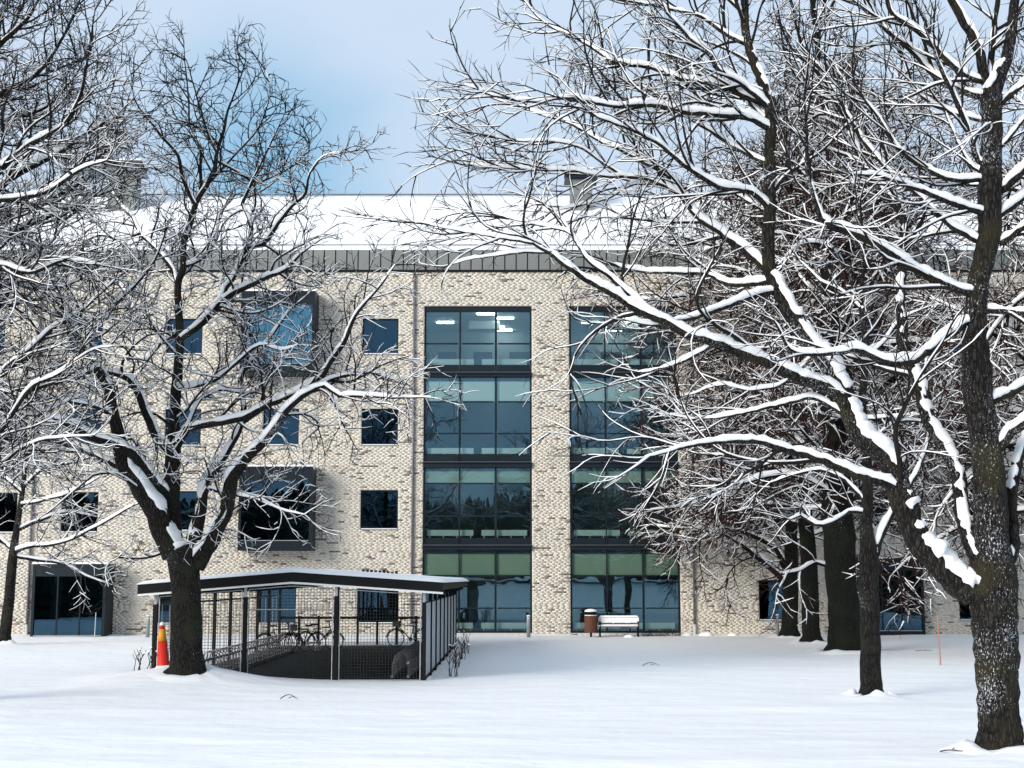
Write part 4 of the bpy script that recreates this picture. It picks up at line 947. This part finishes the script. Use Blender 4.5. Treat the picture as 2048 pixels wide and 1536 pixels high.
# --- big tree at the right edge
RTREE = [
 ([(1985,1175,60),(1939,1179,62),(1905,1150,58),(1882,1129,56),(1836,1076,53),(1805,1000,51),(1776,919,49),(1724,871,46),(1694,805,43),(1665,740,40),(1613,675,38),(1574,610,34),(1548,561,31),(1537,529,29),(1537,480,27),(1539,400,26),(1539,305,24),(1539,203,24),(1512,135,21),(1492,68,19),(1489,0,17),(1486,-60,14),(1480,-130,8)], .12),
 ([(1690,800,24),(1650,773,28),(1588,750,26),(1539,727,23),(1490,708,22),(1425,682,20),(1377,669,18),(1328,643,17),(1263,613,15),(1230,590,14),(1165,555,12),(1132,532,10),(1100,506,9),(1063,484,7),(1050,464,6),(1048,437,5),(1050,400,3)], -.25),
 ([(1097,505,7),(1050,504,6),(990,512,5),(941,518,3),(900,530,2)], .3),
 ([(1066,486,6),(1029,481,6),(980,472,5),(931,464,4),(860,450,2)], -.2),
 ([(1310,633,11),(1279,607,12),(1240,571,11),(1214,548,10),(1178,522,9),(1152,483,7),(1138,464,6),(1097,454,5),(1050,444,5),(1006,433,3)], .25),
 ([(1140,466,5),(1124,440,4),(1115,410,3)], 0),
 ([(1550,583,13),(1507,591,12),(1458,610,12),(1393,633,11),(1341,645,8),(1300,650,5),(1250,640,3)], -.5),
 ([(1546,560,14),(1523,565,13),(1458,568,12),(1412,548,10),(1360,545,9),(1282,542,8),(1224,529,6),(1180,515,3)], .3),
 ([(1545,262,14),(1500,237,14),(1436,230,13),(1368,223,12),(1300,210,11),(1233,213,9),(1199,207,9),(1131,196,8),(1063,203,6),(995,193,5),(928,169,3)], -.3),
 ([(1540,215,13),(1500,196,13),(1436,169,12),(1368,159,11),(1300,135,10),(1233,125,9),(1199,105,8),(1148,74,6),(1097,51,5),(1063,20,4),(1040,-15,2)], .25),
 ([(1552,560,18),(1500,508,18),(1436,460,15),(1395,433,14),(1361,389,12),(1334,349,11),(1283,322,10),(1233,295,9),(1199,281,8),(1148,250,7),(1097,234,6),(1029,210,4),(980,195,3)], .3),
 ([(1362,390,9),(1300,359,9),(1250,352,8),(1216,332,7),(1165,298,6),(1114,284,5),(1029,281,4),(960,270,2)], -.2),
 ([(1330,368,6),(1266,369,6),(1216,396,5),(1148,413,4),(1100,425,2)], .2),
 ([(1252,353,7),(1199,352,7),(1148,342,6),(1063,339,5),(1000,335,4),(935,330,2)], -.3),
 ([(1540,420,12),(1500,383,12),(1436,372,12),(1368,330,10),(1320,290,8),(1270,262,7),(1210,240,5),(1150,215,3)], -.5),
 ([(1540,330,10),(1480,300,9),(1432,271,8),(1388,237,7),(1330,200,6),(1280,170,5),(1230,160,3)], .4),
 ([(1512,130,12),(1500,95,12),(1453,68,11),(1402,34,9),(1351,20,8),(1283,7,7),(1200,-10,5),(1120,-30,3)], .2),
 ([(1538,215,12),(1480,165,11),(1437,140,11),(1422,112,11),(1381,78,9),(1344,37,7),(1314,0,6),(1290,-40,4)], -.3),
 ([(1490,30,10),(1460,0,9),(1420,-30,7)], .3),
 ([(1955,1115,30),(1932,1065,28),(1925,1020,30),(1922,985,30),(1915,950,31),(1893,897,31),(1857,838,30),(1841,773,30),(1818,721,29),(1808,692,26),(1802,626,22),(1802,561,20),(1808,480,19),(1805,432,19),(1787,406,20),(1753,366,19),(1729,328,18),(1699,271,17),(1678,220,16),(1651,152,15),(1638,119,14),(1631,51,13),(1624,0,12),(1615,-60,8)], .35),
 ([(1952,640,18),(1926,649,19),(1890,675,19),(1857,701,18),(1825,721,17),(1776,724,16),(1743,711,14),(1711,698,13),(1678,705,11),(1613,708,9),(1581,698,7),(1564,672,6),(1548,640,4)], -.3),
 ([(1960,580,17),(1932,584,18),(1874,561,17),(1825,535,16),(1776,503,15),(1719,471,14),(1651,444,12),(1631,406,9),(1614,339,8),(1614,271,6),(1608,200,4)], -.35),
 ([(1978,485,14),(1956,481,15),(1888,440,14),(1837,389,12),(1787,349,11),(1746,305,10),(1719,267,9),(1685,210,8),(1651,149,6),(1616,110,4)], .3),
 ([(1982,430,14),(1969,427,14),(1905,406,13),(1848,383,11),(1800,365,9),(1750,350,6),(1700,350,4)], -.5),
 ([(1975,360,11),(1953,359,12),(1905,359,11),(1854,339,10),(1800,300,8),(1753,230,6),(1729,200,4)], -.2),
 ([(1972,195,15),(1949,190,16),(1888,166,15),(1854,135,13),(1824,102,12),(1770,58,10),(1743,30,8),(1700,0,6),(1660,-20,4)], .25),
 ([(1970,162,13),(1949,159,14),(1905,132,13),(1871,98,12),(1837,64,11),(1787,30,10),(1773,0,9),(1760,-50,5)], -.2),
 ([(1978,245,10),(1959,240,10),(1905,224,9),(1854,200,9),(1824,169,8),(1810,129,6),(1800,90,4)], .5),
 ([(1968,330,12),(1956,322,12),(1939,271,11),(1922,224,10),(1902,179,9),(1878,129,8),(1866,95,5)], -.4),
 ([(1965,340,8),(1946,335,8),(1915,281,7),(1895,234,6),(1880,190,3)], .3),
 ([(1977,175,22),(1956,102,20),(1922,34,18),(1898,-10,16),(1880,-70,10)], -.2),
 ([(1980,165,16),(1983,102,14),(1990,40,12),(2000,-20,10)], .3),
 ([(2000,379,20),(2025,360,19),(2048,339,18),(2100,295,15),(2160,250,10)], -.2),
 ([(1998,430,16),(2020,415,16),(2048,393,15),(2110,350,11)], .3),
 ([(1998,486,16),(2020,474,15),(2048,454,14),(2110,425,11)], -.4),
 ([(2000,208,14),(2020,190,13),(2048,166,12),(2100,120,9)], .2),
 ([(1992,305,8),(2015,280,8),(2044,244,7),(2080,200,5)], -.3),
 ([(1965,620,14),(2000,622,14),(2048,626,13),(2120,635,9)], -.2),
 ([(1975,805,18),(1995,795,18),(2048,770,17),(2120,730,13)], .3),
 ([(1980,900,26),(2000,888,26),(2020,865,24),(2048,845,22),(2130,780,16)], -.15),
 ([(2005,1140,34),(2024,1095,30),(2024,1050,26),(2022,1000,24),(2033,930,22),(2060,860,20),(2100,780,15)], .2),
 ([(1800,990,22),(1776,968,20),(1708,947,19),(1637,918,17),(1565,897,14),(1511,882,12),(1457,882,10),(1386,890,8),(1330,905,5),(1290,915,3)], -.35),
 ([(1690,830,11),(1673,818,11),(1627,796,10),(1588,802,9),(1523,818,8),(1458,831,7),(1399,838,5),(1340,830,3)], .4),
 ([(1430,684,9),(1400,705,8),(1370,720,8),(1330,735,6),(1280,745,4)], .3),
 ([(1640,700,10),(1600,740,8),(1560,770,7),(1500,780,6),(1440,770,5),(1380,790,3)], .5),
]
build_tree('old_tree', 'largest old tree at the right edge with thick snowy limb leaning left', 22.5,
  [(2002,1503,122),(2000,1490,98),(1999,1474,86),(1997,1420,79),(1996,1370,80),(1990,1280,86),(1988,1217,91),(1988,1160,94),(1984,1110,78),(1981,1064,70),(1981,988,66),(1976,930,62),(1968,871,58),(1957,800,58),(1953,740,58),(1950,643,46),(1961,545,43),(1978,474,46),(1980,372,48),(1984,271,42),(1983,190,42),(2002,140,30),(2017,102,24),(2030,0,19),(2042,-70,14)], RTREE,
  dict(bark='bark_fleck', lgap=.31, wob=.14, up=.008, lift=.05, gap=[.36, .30, .24], rmin=.0058, rlv=(.02, .019, .0125, .0082), limb_snow=1.75, keep=lambda q: (.30 if q[5] > 470 else .85 if q[4] > 1560 else 1), klen=(1.3, 22), lmax=3.4, lmin=.26, depth_snow=.030, tshare=.30, seg=[.22, .17, .14, .12], fade=16.0, ang=(14, 44), rbare=.075, step=9), seed=5)

# --- thin forked tree between
build_tree('forked_tree', 'slim dark forked tree standing alone left of the largest tree', 32.8,
  [(1743,1394,60),(1742,1378,44),(1740,1250,38),(1738,1160,39),(1738,1115,38),(1732,1060,27),(1735,980,22),(1733,900,18),(1725,800,16),(1732,700,13),(1722,600,10),(1730,500,7),(1720,420,4)],
  [([(1745,1118,20),(1757,1080,18),(1775,1040,16),(1798,1005,14),(1825,960,11),(1850,900,9),(1862,820,7),(1850,740,5),(1870,660,3)], .2),
   ([(1732,1025,9),(1712,1022,9),(1698,1024,9),(1660,1045,8),(1630,1049,7),(1600,1030,6),(1580,1040,4)], -.3),
   ([(1728,1000,10),(1690,960,9),(1640,940,8),(1590,950,6),(1540,965,4)], .3), ([(1733,900,10),(1770,860,9),(1810,840,7),(1850,845,4)], .4),
   ([(1727,820,9),(1690,780,8),(1650,760,6),(1600,765,4)], -.4), ([(1730,720,8),(1770,680,7),(1800,640,5),(1840,620,3)], .5), ([(1724,620,8),(1680,580,7),(1640,560,5),(1600,520,3)], .3)],
  dict(lgap=.40, rmin=.0120, wob=.2, klen=(.9, 14), gap=[.36, .26, .20], depth_snow=.028), seed=8)
LIME = dict(bark='bark_green', twig='twig_red', rmin=.0115, lgap=.36, gap=[.39, .27, .16], rlv=(.04, .036, .024, .0165), limb_snow=1.6, lmin=.40, klen=(1.7, 16), seg=[.5, .40, .32, .26], wob=.2, up=.008, lift=.05, depth_snow=.052, tshare=.12, bshare=.70, rbare=.13)
build_tree('lime_tree', 'massive green barked trunk, thickest in the row behind the slim forked tree', 52.0,
  [(1692,1308,92),(1690,1288,68),(1686,1200,60),(1680,1100,63),(1676,1020,62),(1672,940,54),(1668,850,46),(1655,760,36),(1668,650,27),(1650,540,18),(1672,430,11),(1655,320,7),(1668,220,3)],
  [([(1682,1010,12),(1660,985,12),(1629,968,12),(1583,950,10),(1529,954,8),(1475,968,6),(1420,960,4)], -.3), ([(1650,1130,7),(1630,1125,7),(1600,1140,6),(1560,1150,4)], -.5),
   ([(1664,700,18),(1720,620,15),(1780,520,12),(1830,420,8),(1850,330,4)], .3), ([(1660,560,14),(1610,470,11),(1580,380,8),(1570,280,5)], .3), ([(1670,860,18),(1740,790,15),(1810,740,11),(1880,700,7)], .2)],
  LIME, dict(n=34, z0=4.6, el=(-5, 50), len=8.2, r=.085), seed=12)
build_tree('lime_tree', 'dark slender trunk directly left of the massive green barked trunk', 59.0,
  [(1623,1290,52),(1622,1272,36),(1619,1150,34),(1612,1050,29),(1606,950,25),(1602,800,19),(1588,650,13),(1600,520,8),(1590,400,5),(1600,290,3)],
  [([(1618,1060,10),(1610,1010,10),(1597,1022,9),(1529,997,9),(1475,986,7),(1404,1000,6),(1350,1015,4),(1300,1020,2)], -.2)],
  LIME, dict(n=32, z0=4.4, el=(-8, 50), len=8.0, r=.075), seed=17)
build_tree('lime_tree', 'leftmost trunk of the right hand row with low boughs reaching left', 63.5,
  [(1580,1276,48),(1580,1256,33),(1580,1180,31),(1583,1080,25),(1580,1000,21),(1572,850,17),(1566,700,13),(1560,560,9),(1566,450,4)],
  [([(1574,1165,14),(1561,1154,14),(1522,1119,12),(1468,1079,8),(1430,1065,5),(1400,1080,3)], -.3), ([(1576,1150,15),(1565,1125,15),(1551,1094,14),(1493,1065,11),(1440,1054,9),(1361,1058,6),(1300,1050,3)], .1),
   ([(1582,1105,12),(1560,1075,11),(1529,1047,10),(1465,993,7),(1420,985,5),(1380,1000,3)], -.2), ([(1578,960,10),(1520,920,9),(1450,900,7),(1380,880,5),(1310,870,3)], -.4), ([(1574,880,10),(1500,830,8),(1430,800,6),(1340,790,4)], .2),
   ([(1568,760,10),(1500,720,8),(1420,690,6),(1330,650,5),(1240,640,3)], -.2), ([(1566,680,9),(1480,620,8),(1400,590,6),(1300,600,5),(1200,590,3)], .2), ([(1562,600,8),(1480,520,7),(1390,480,5),(1300,470,3)], -.3)],
  dict(LIME, rmin=.0125), dict(n=18, z0=4.2, el=(-10, 35), len=7.0, r=.075), seed=21)
build_tree('lime_tree', 'partly hidden tree behind the largest tree whose crown fills the right margin', 48.0,
  [(2110,1316,50),(2108,1150,44),(2104,950,38),(2098,750,32),(2102,560,24),(2096,400,17),(2100,260,9),(2104,160,4)], [([(2104,950,16),(2040,900,14),(1960,880,11),(1880,860,7),(1810,850,4)], .3), ([(2100,760,15),(2030,700,12),(1950,640,9),(1870,600,5)], .2)],
  LIME, dict(n=24, z0=4.2, el=(-8, 40), len=8.0, r=.09), seed=27)
# --- tree beyond the left edge whose boughs reach in
build_tree('maple_tree', 'dark tree at the left edge whose dense boughs reach in at upper left', 31.0,
  [(-190,1390,70),(-188,1200,60),(-182,1000,54),(-178,800,46),(-172,600,38),(-168,420,30),(-160,250,22),(-150,80,15),(-140,-80,8)],
  [([(-172,600,20),(-90,480,18),(0,375,16),(60,335,13),(110,310,11),(180,262,8),(225,238,5),(262,232,3)], .2), ([(-170,530,22),(-80,430,18),(0,340,15),(60,290,12),(110,262,10),(140,235,9),(165,175,6),(180,90,4),(190,20,2)], -.2),
   ([(-168,380,18),(-70,260,15),(0,190,13),(70,150,10),(120,85,7),(160,0,4),(175,-40,2)], .3), ([(-175,660,18),(-80,540,14),(0,480,12),(80,440,10),(170,400,7),(240,375,4)], .3),
   ([(-180,990,14),(-80,935,11),(0,864,9),(59,779,8),(117,747,6),(176,704,4),(230,690,2)], -.2), ([(-178,850,17),(-80,800,13),(0,752,12),(59,699,11),(112,651,9),(160,624,7),(230,560,4)], .15),
   ([(-176,760,18),(-80,690,14),(0,608,12),(32,549,10),(64,512,8),(107,480,5),(140,430,3)], .3), ([(-182,1010,12),(-80,965,9),(0,928,7),(64,886,6),(128,875,4),(190,870,2)], -.4),
   ([(-170,600,16),(-80,540,13),(0,530,11),(60,545,9),(130,520,7),(200,530,4)], -.3), ([(-168,440,16),(-80,400,13),(0,400,11),(90,385,9),(160,340,6),(215,320,4)], -.4), ([(-164,300,15),(-80,160,12),(0,90,10),(60,30,7),(90,-30,4)], -.2),
   ([(-170,500,14),(-60,450,12),(20,430,10),(100,400,8),(170,360,6),(230,300,3)], .4), ([(-164,340,14),(-60,290,11),(20,240,9),(90,215,7),(150,150,5),(170,110,3)], .4),
   ([(-175,700,14),(-80,620,11),(10,570,9),(90,580,7),(160,560,4)], .45), ([(-178,830,12),(-90,860,10),(0,820,8),(70,830,6),(140,800,4)], .4), ([(-166,260,12),(-60,140,9),(20,60,7),(50,0,4)], .35)],
  dict(lgap=.23, rmin=.009, rlv=(.02, .020, .014, .0105), limb_snow=1.6, wob=.18, gap=[.33, .24, .18], klen=(1.1, 18), fade=16.5, ang=(25, 58), depth_snow=.028), seed=31)
build_tree('young_tree', 'thin leaning young tree at the left edge beside the glazed entrance', 58.0,
  [(8,1290,30),(10,1270,24),(20,1180,20),(26,1110,18),(33,1060,13),(45,980,10),(52,900,9),(48,820,7),(55,740,4)],
  [([(27,1105,9),(60,1092,8),(120,1086,6),(200,1050,5),(250,1020,4),(290,1000,2)], -.2), ([(26,1100,8),(5,1080,8),(-30,1060,6),(-80,1050,4)], .2), ([(34,1060,8),(80,1040,7),(130,1025,5),(180,1030,3)], .3), ([(44,985,7),(0,950,6),(-50,940,4)], -.2), ([(46,975,7),(90,935,6),(150,925,4),(210,905,2)], .1),
   ([(27,1110,8),(70,1120,7),(120,1125,6),(170,1150,4),(210,1165,2)], .3), ([(40,1010,7),(90,1000,6),(140,985,5),(190,960,3)], -.3), ([(50,910,6),(90,880,5),(130,840,4),(160,800,2)], .2), ([(50,880,6),(10,840,5),(-20,800,3)], .3)],
  dict(lgap=.42, rmin=.0150, gap=[.45, .32, .28], lmin=.35, seg=[.4, .34, .3, .26], klen=(1.1, 14), depth_snow=.036), seed=37)

# ------------------------------------------------------------------ plants in the snow
def stem_clump(label, spots, hgt, seed, group):
    global rnd
    rnd = random.Random(seed)
    for (px, Ys), lab in zip(spots, label):
        p_ = P(px, 1300, Ys); g_ = ground_h(p_.x, Ys); t_ = thing('dry_shrub', lab, 'shrub', (p_.x, Ys, g_), group)
        pl = []
        for k in range(rnd.randint(4, 6)):
            x_, y_ = rnd.uniform(-.12, .12), rnd.uniform(-.1, .1); q = [(x_, y_, -.05, .012)]; dx = rnd.uniform(-.1, .1)
            H = hgt * rnd.uniform(.6, 1.1)
            for i in range(1, 6): dx += rnd.uniform(-.07, .07); q.append((x_ + dx * i / 5 * H * 1.6, y_ + rnd.uniform(-.03, .03), H * i / 5, .012 - .0014 * i))
            pl.append(q)
            for m_ in range(3):
                b_ = q[rnd.randint(2, 4)]; s_ = rnd.choice((-1, 1)); pl.append([(b_[0], b_[1], b_[2], .008), (b_[0] + s_ * .05, b_[1], b_[2] + .09, .007), (b_[0] + s_ * .08, b_[1], b_[2] + .17, .005)])
        link('stems', tube_mesh('stems', pl, 5, M['dry_stem']), t_, world=False)
        sn_ = [[(q[-1][0] - .02, q[-1][1], q[-1][2] - .01, .018), (q[-1][0], q[-1][1], q[-1][2], .02), (q[-1][0] + .03, q[-1][1], q[-1][2], .016)] for q in pl[::4]]
        link('snow_cover', tube_mesh('snow_cover', sn_, 5, M['branch_snow']), t_, world=False, kind='stuff')
stem_clump(['dry dark shrub stems in the snow, furthest left of the shelter', 'dry shrub stems between the left shelter post and the outermost shrub'], [(277, 37.2), (300, 37.6)], .55, 3, 'bare shrub stems by the shelter')
stem_clump(['tallest bare shrub stems nearest the camera right of the shelter', 'bare shrub stems second along the right wall of the shelter', 'bare shrub stems halfway along the right wall of the shelter', 'snow capped bare shrub stems at the far end of the right shelter wall'], [(907, 39.3), (912, 44), (925, 48), (934, 52)], .85, 5, 'bare shrub stems by the shelter')
# low evergreen shrub under the right glazed column, made of small leaf blades
rnd = random.Random(9); V = []; F = []
xa, xb = P(1282, 1260, 66.1).x, P(1364, 1260, 66.1).x
for k in range(900):
    x_ = rnd.uniform(xa, xb); y_ = rnd.uniform(65.8, 66.7); z_ = ground_h(x_, y_) + rnd.uniform(-.02, .12 + .20 * max(0, mnoise.noise((x_ * 3, 0, 0)) + .4)); a_ = rnd.uniform(0, 6.28); l_ = rnd.uniform(.03, .07); u_ = rnd.uniform(-.5, .9)
    n = len(V); d_ = Vector((math.cos(a_), math.sin(a_), u_)) * l_; s_ = Vector((-math.sin(a_), math.cos(a_), 0)) * l_ * .35; c_ = Vector((x_, y_, z_))
    V += [c_ - d_, c_ + s_, c_ + d_, c_ - s_]; F.append((n, n + 1, n + 2, n + 3))
hed = thing('low_shrub', 'low dark shrub poking through snow under the right glazed column', 'shrub', ((xa + xb) / 2, 66.2, 0))
link('foliage', np_mesh('foliage', np.array([tuple(v) for v in V]), np.array(F), M['shrub_leaf'], False), hed, kind='stuff')
# snow lumps shovelled against the wall
rnd = random.Random(4)
for i, (px, s_, lab) in enumerate(((1372, .20, 'snow heap at the foot of the right downpipe'), (1413, .24, 'rounded snow heap right of the downpipe by the brick wall'), (1466, .18, 'snow heap by the brick wall between downpipe and tree row'), (1258, .16, 'low snow heap under the park bench'))):
    Yl = 66.3 if i < 3 else 64.6; c_ = P(px, 1262, Yl); g_ = ground_h(c_.x, Yl); mb = MB(); k = 14
    mb.lathe([(s_ * 1.6, -.1), (s_ * 1.35, s_ * .25), (s_ * .9, s_ * .52), (s_ * .4, s_ * .66), (.01, s_ * .7)], 0, 0, k)
    mb.v = [(x_ * (1 + .25 * mnoise.noise((x_ * 4, y_ * 4, i))), y_ * .8, z_ * (1 + .25 * mnoise.noise((x_ * 5, i, y_ * 5)))) for x_, y_, z_ in mb.v]
    o = mb.build('snow_heap', M['snow'], smooth=True); o.location = (c_.x, Yl, g_); tag(o, lab, 'snow heap', 'snow heaps along the wall')
# twigs lying on the snow
for (px, py, w_, lab) in ((1302, 1329, 34, 'curved fallen twig on open snow before the bench'), (578, 1394, 34, 'short arched twig on the snow before the shelter'), (1905, 1499, 48, 'broken dark twig on the snow beside the largest trunk'), (1848, 1300, 34, 'thin straight twig on the snow left of the marker stake')):
    Yt = 2900 * EYE / (py - HOR); c_ = P(px, py, Yt); g_ = ground_h(c_.x, Yt); l_ = w_ / 2900 * Yt
    pl = [[(-l_ / 2 + l_ * i / 6, .03 * math.sin(i), .02 + .09 * math.sin(math.pi * i / 6) * (1 if px < 1500 else .2), .012 - .001 * i) for i in range(7)], [(0, 0, .04, .009), (l_ * .15, .12, .06, .006), (l_ * .28, .2, .03, .004)]]
    o = link('fallen_twig', tube_mesh('fallen_twig', pl, 5, M['dry_stem'])); o.location = (c_.x, Yt, g_); tag(o, lab, 'twig', 'fallen twigs on the snow')

# ------------------------------------------------------------------ the wood behind the photographer, seen mirrored in the glass
rnd = random.Random(2); V = []; F = []
for k in range(900):
    x_ = rnd.uniform(-110, 110); y_ = -78 - rnd.uniform(0, 30); H = rnd.uniform(11.5, 14.0) + 3.0 * mnoise.noise((x_ * .05, 0, 0)); g_ = ground_h(x_, y_); kk = 9
    for l_ in range(7):
        z0 = g_ + H * (.06 + .12 * l_); z1 = min(g_ + H, z0 + H * .26); rr = H * .26 * (1 - l_ / 7.6) ** .7; n = len(V)
        for i in range(kk): a_ = 2 * math.pi * i / kk + l_; q_ = rr * rnd.uniform(.6, 1.15); V.append((x_ + q_ * math.cos(a_), y_ + q_ * math.sin(a_), z0 + rnd.uniform(-.5, .3)))
        V.append((x_, y_, z1))
        for i in range(kk): F.append((n + i, n + (i + 1) % kk, n + kk))
for k in range(420):                            # low evergreen thicket flanking the lawn on both sides
    s_ = rnd.choice((-1, 1)); x_ = s_ * (30 + abs(rnd.gauss(0, 6))); y_ = rnd.uniform(-20, 34); H = rnd.uniform(2.6, 4.6); g_ = ground_h(x_, y_); kk = 9
    for l_ in range(3):
        n = len(V); rr = H * .42 * (1 - l_ / 4)
        for i in range(kk): a_ = 2 * math.pi * i / kk; q_ = rr * rnd.uniform(.7, 1.15); V.append((x_ + q_ * math.cos(a_), y_ + q_ * math.sin(a_), g_ + H * (.02 + .26 * l_) + rnd.uniform(-.1, .1)))
        V.append((x_, y_, g_ + H * (.55 + .22 * l_)))
        for i in range(kk): F.append((n + i, n + (i + 1) % kk, n + kk))
link('distant_wood', np_mesh('distant_wood', np.array(V), np.array(F), M['needle'], False), kind='stuff')
print('TRIS', sum(sum(len(p_.vertices) - 2 for p_ in me.polygons) for me in bpy.data.meshes if len(me.polygons) < 5000) + sum(2 * len(me.polygons) for me in bpy.data.meshes if len(me.polygons) >= 5000))
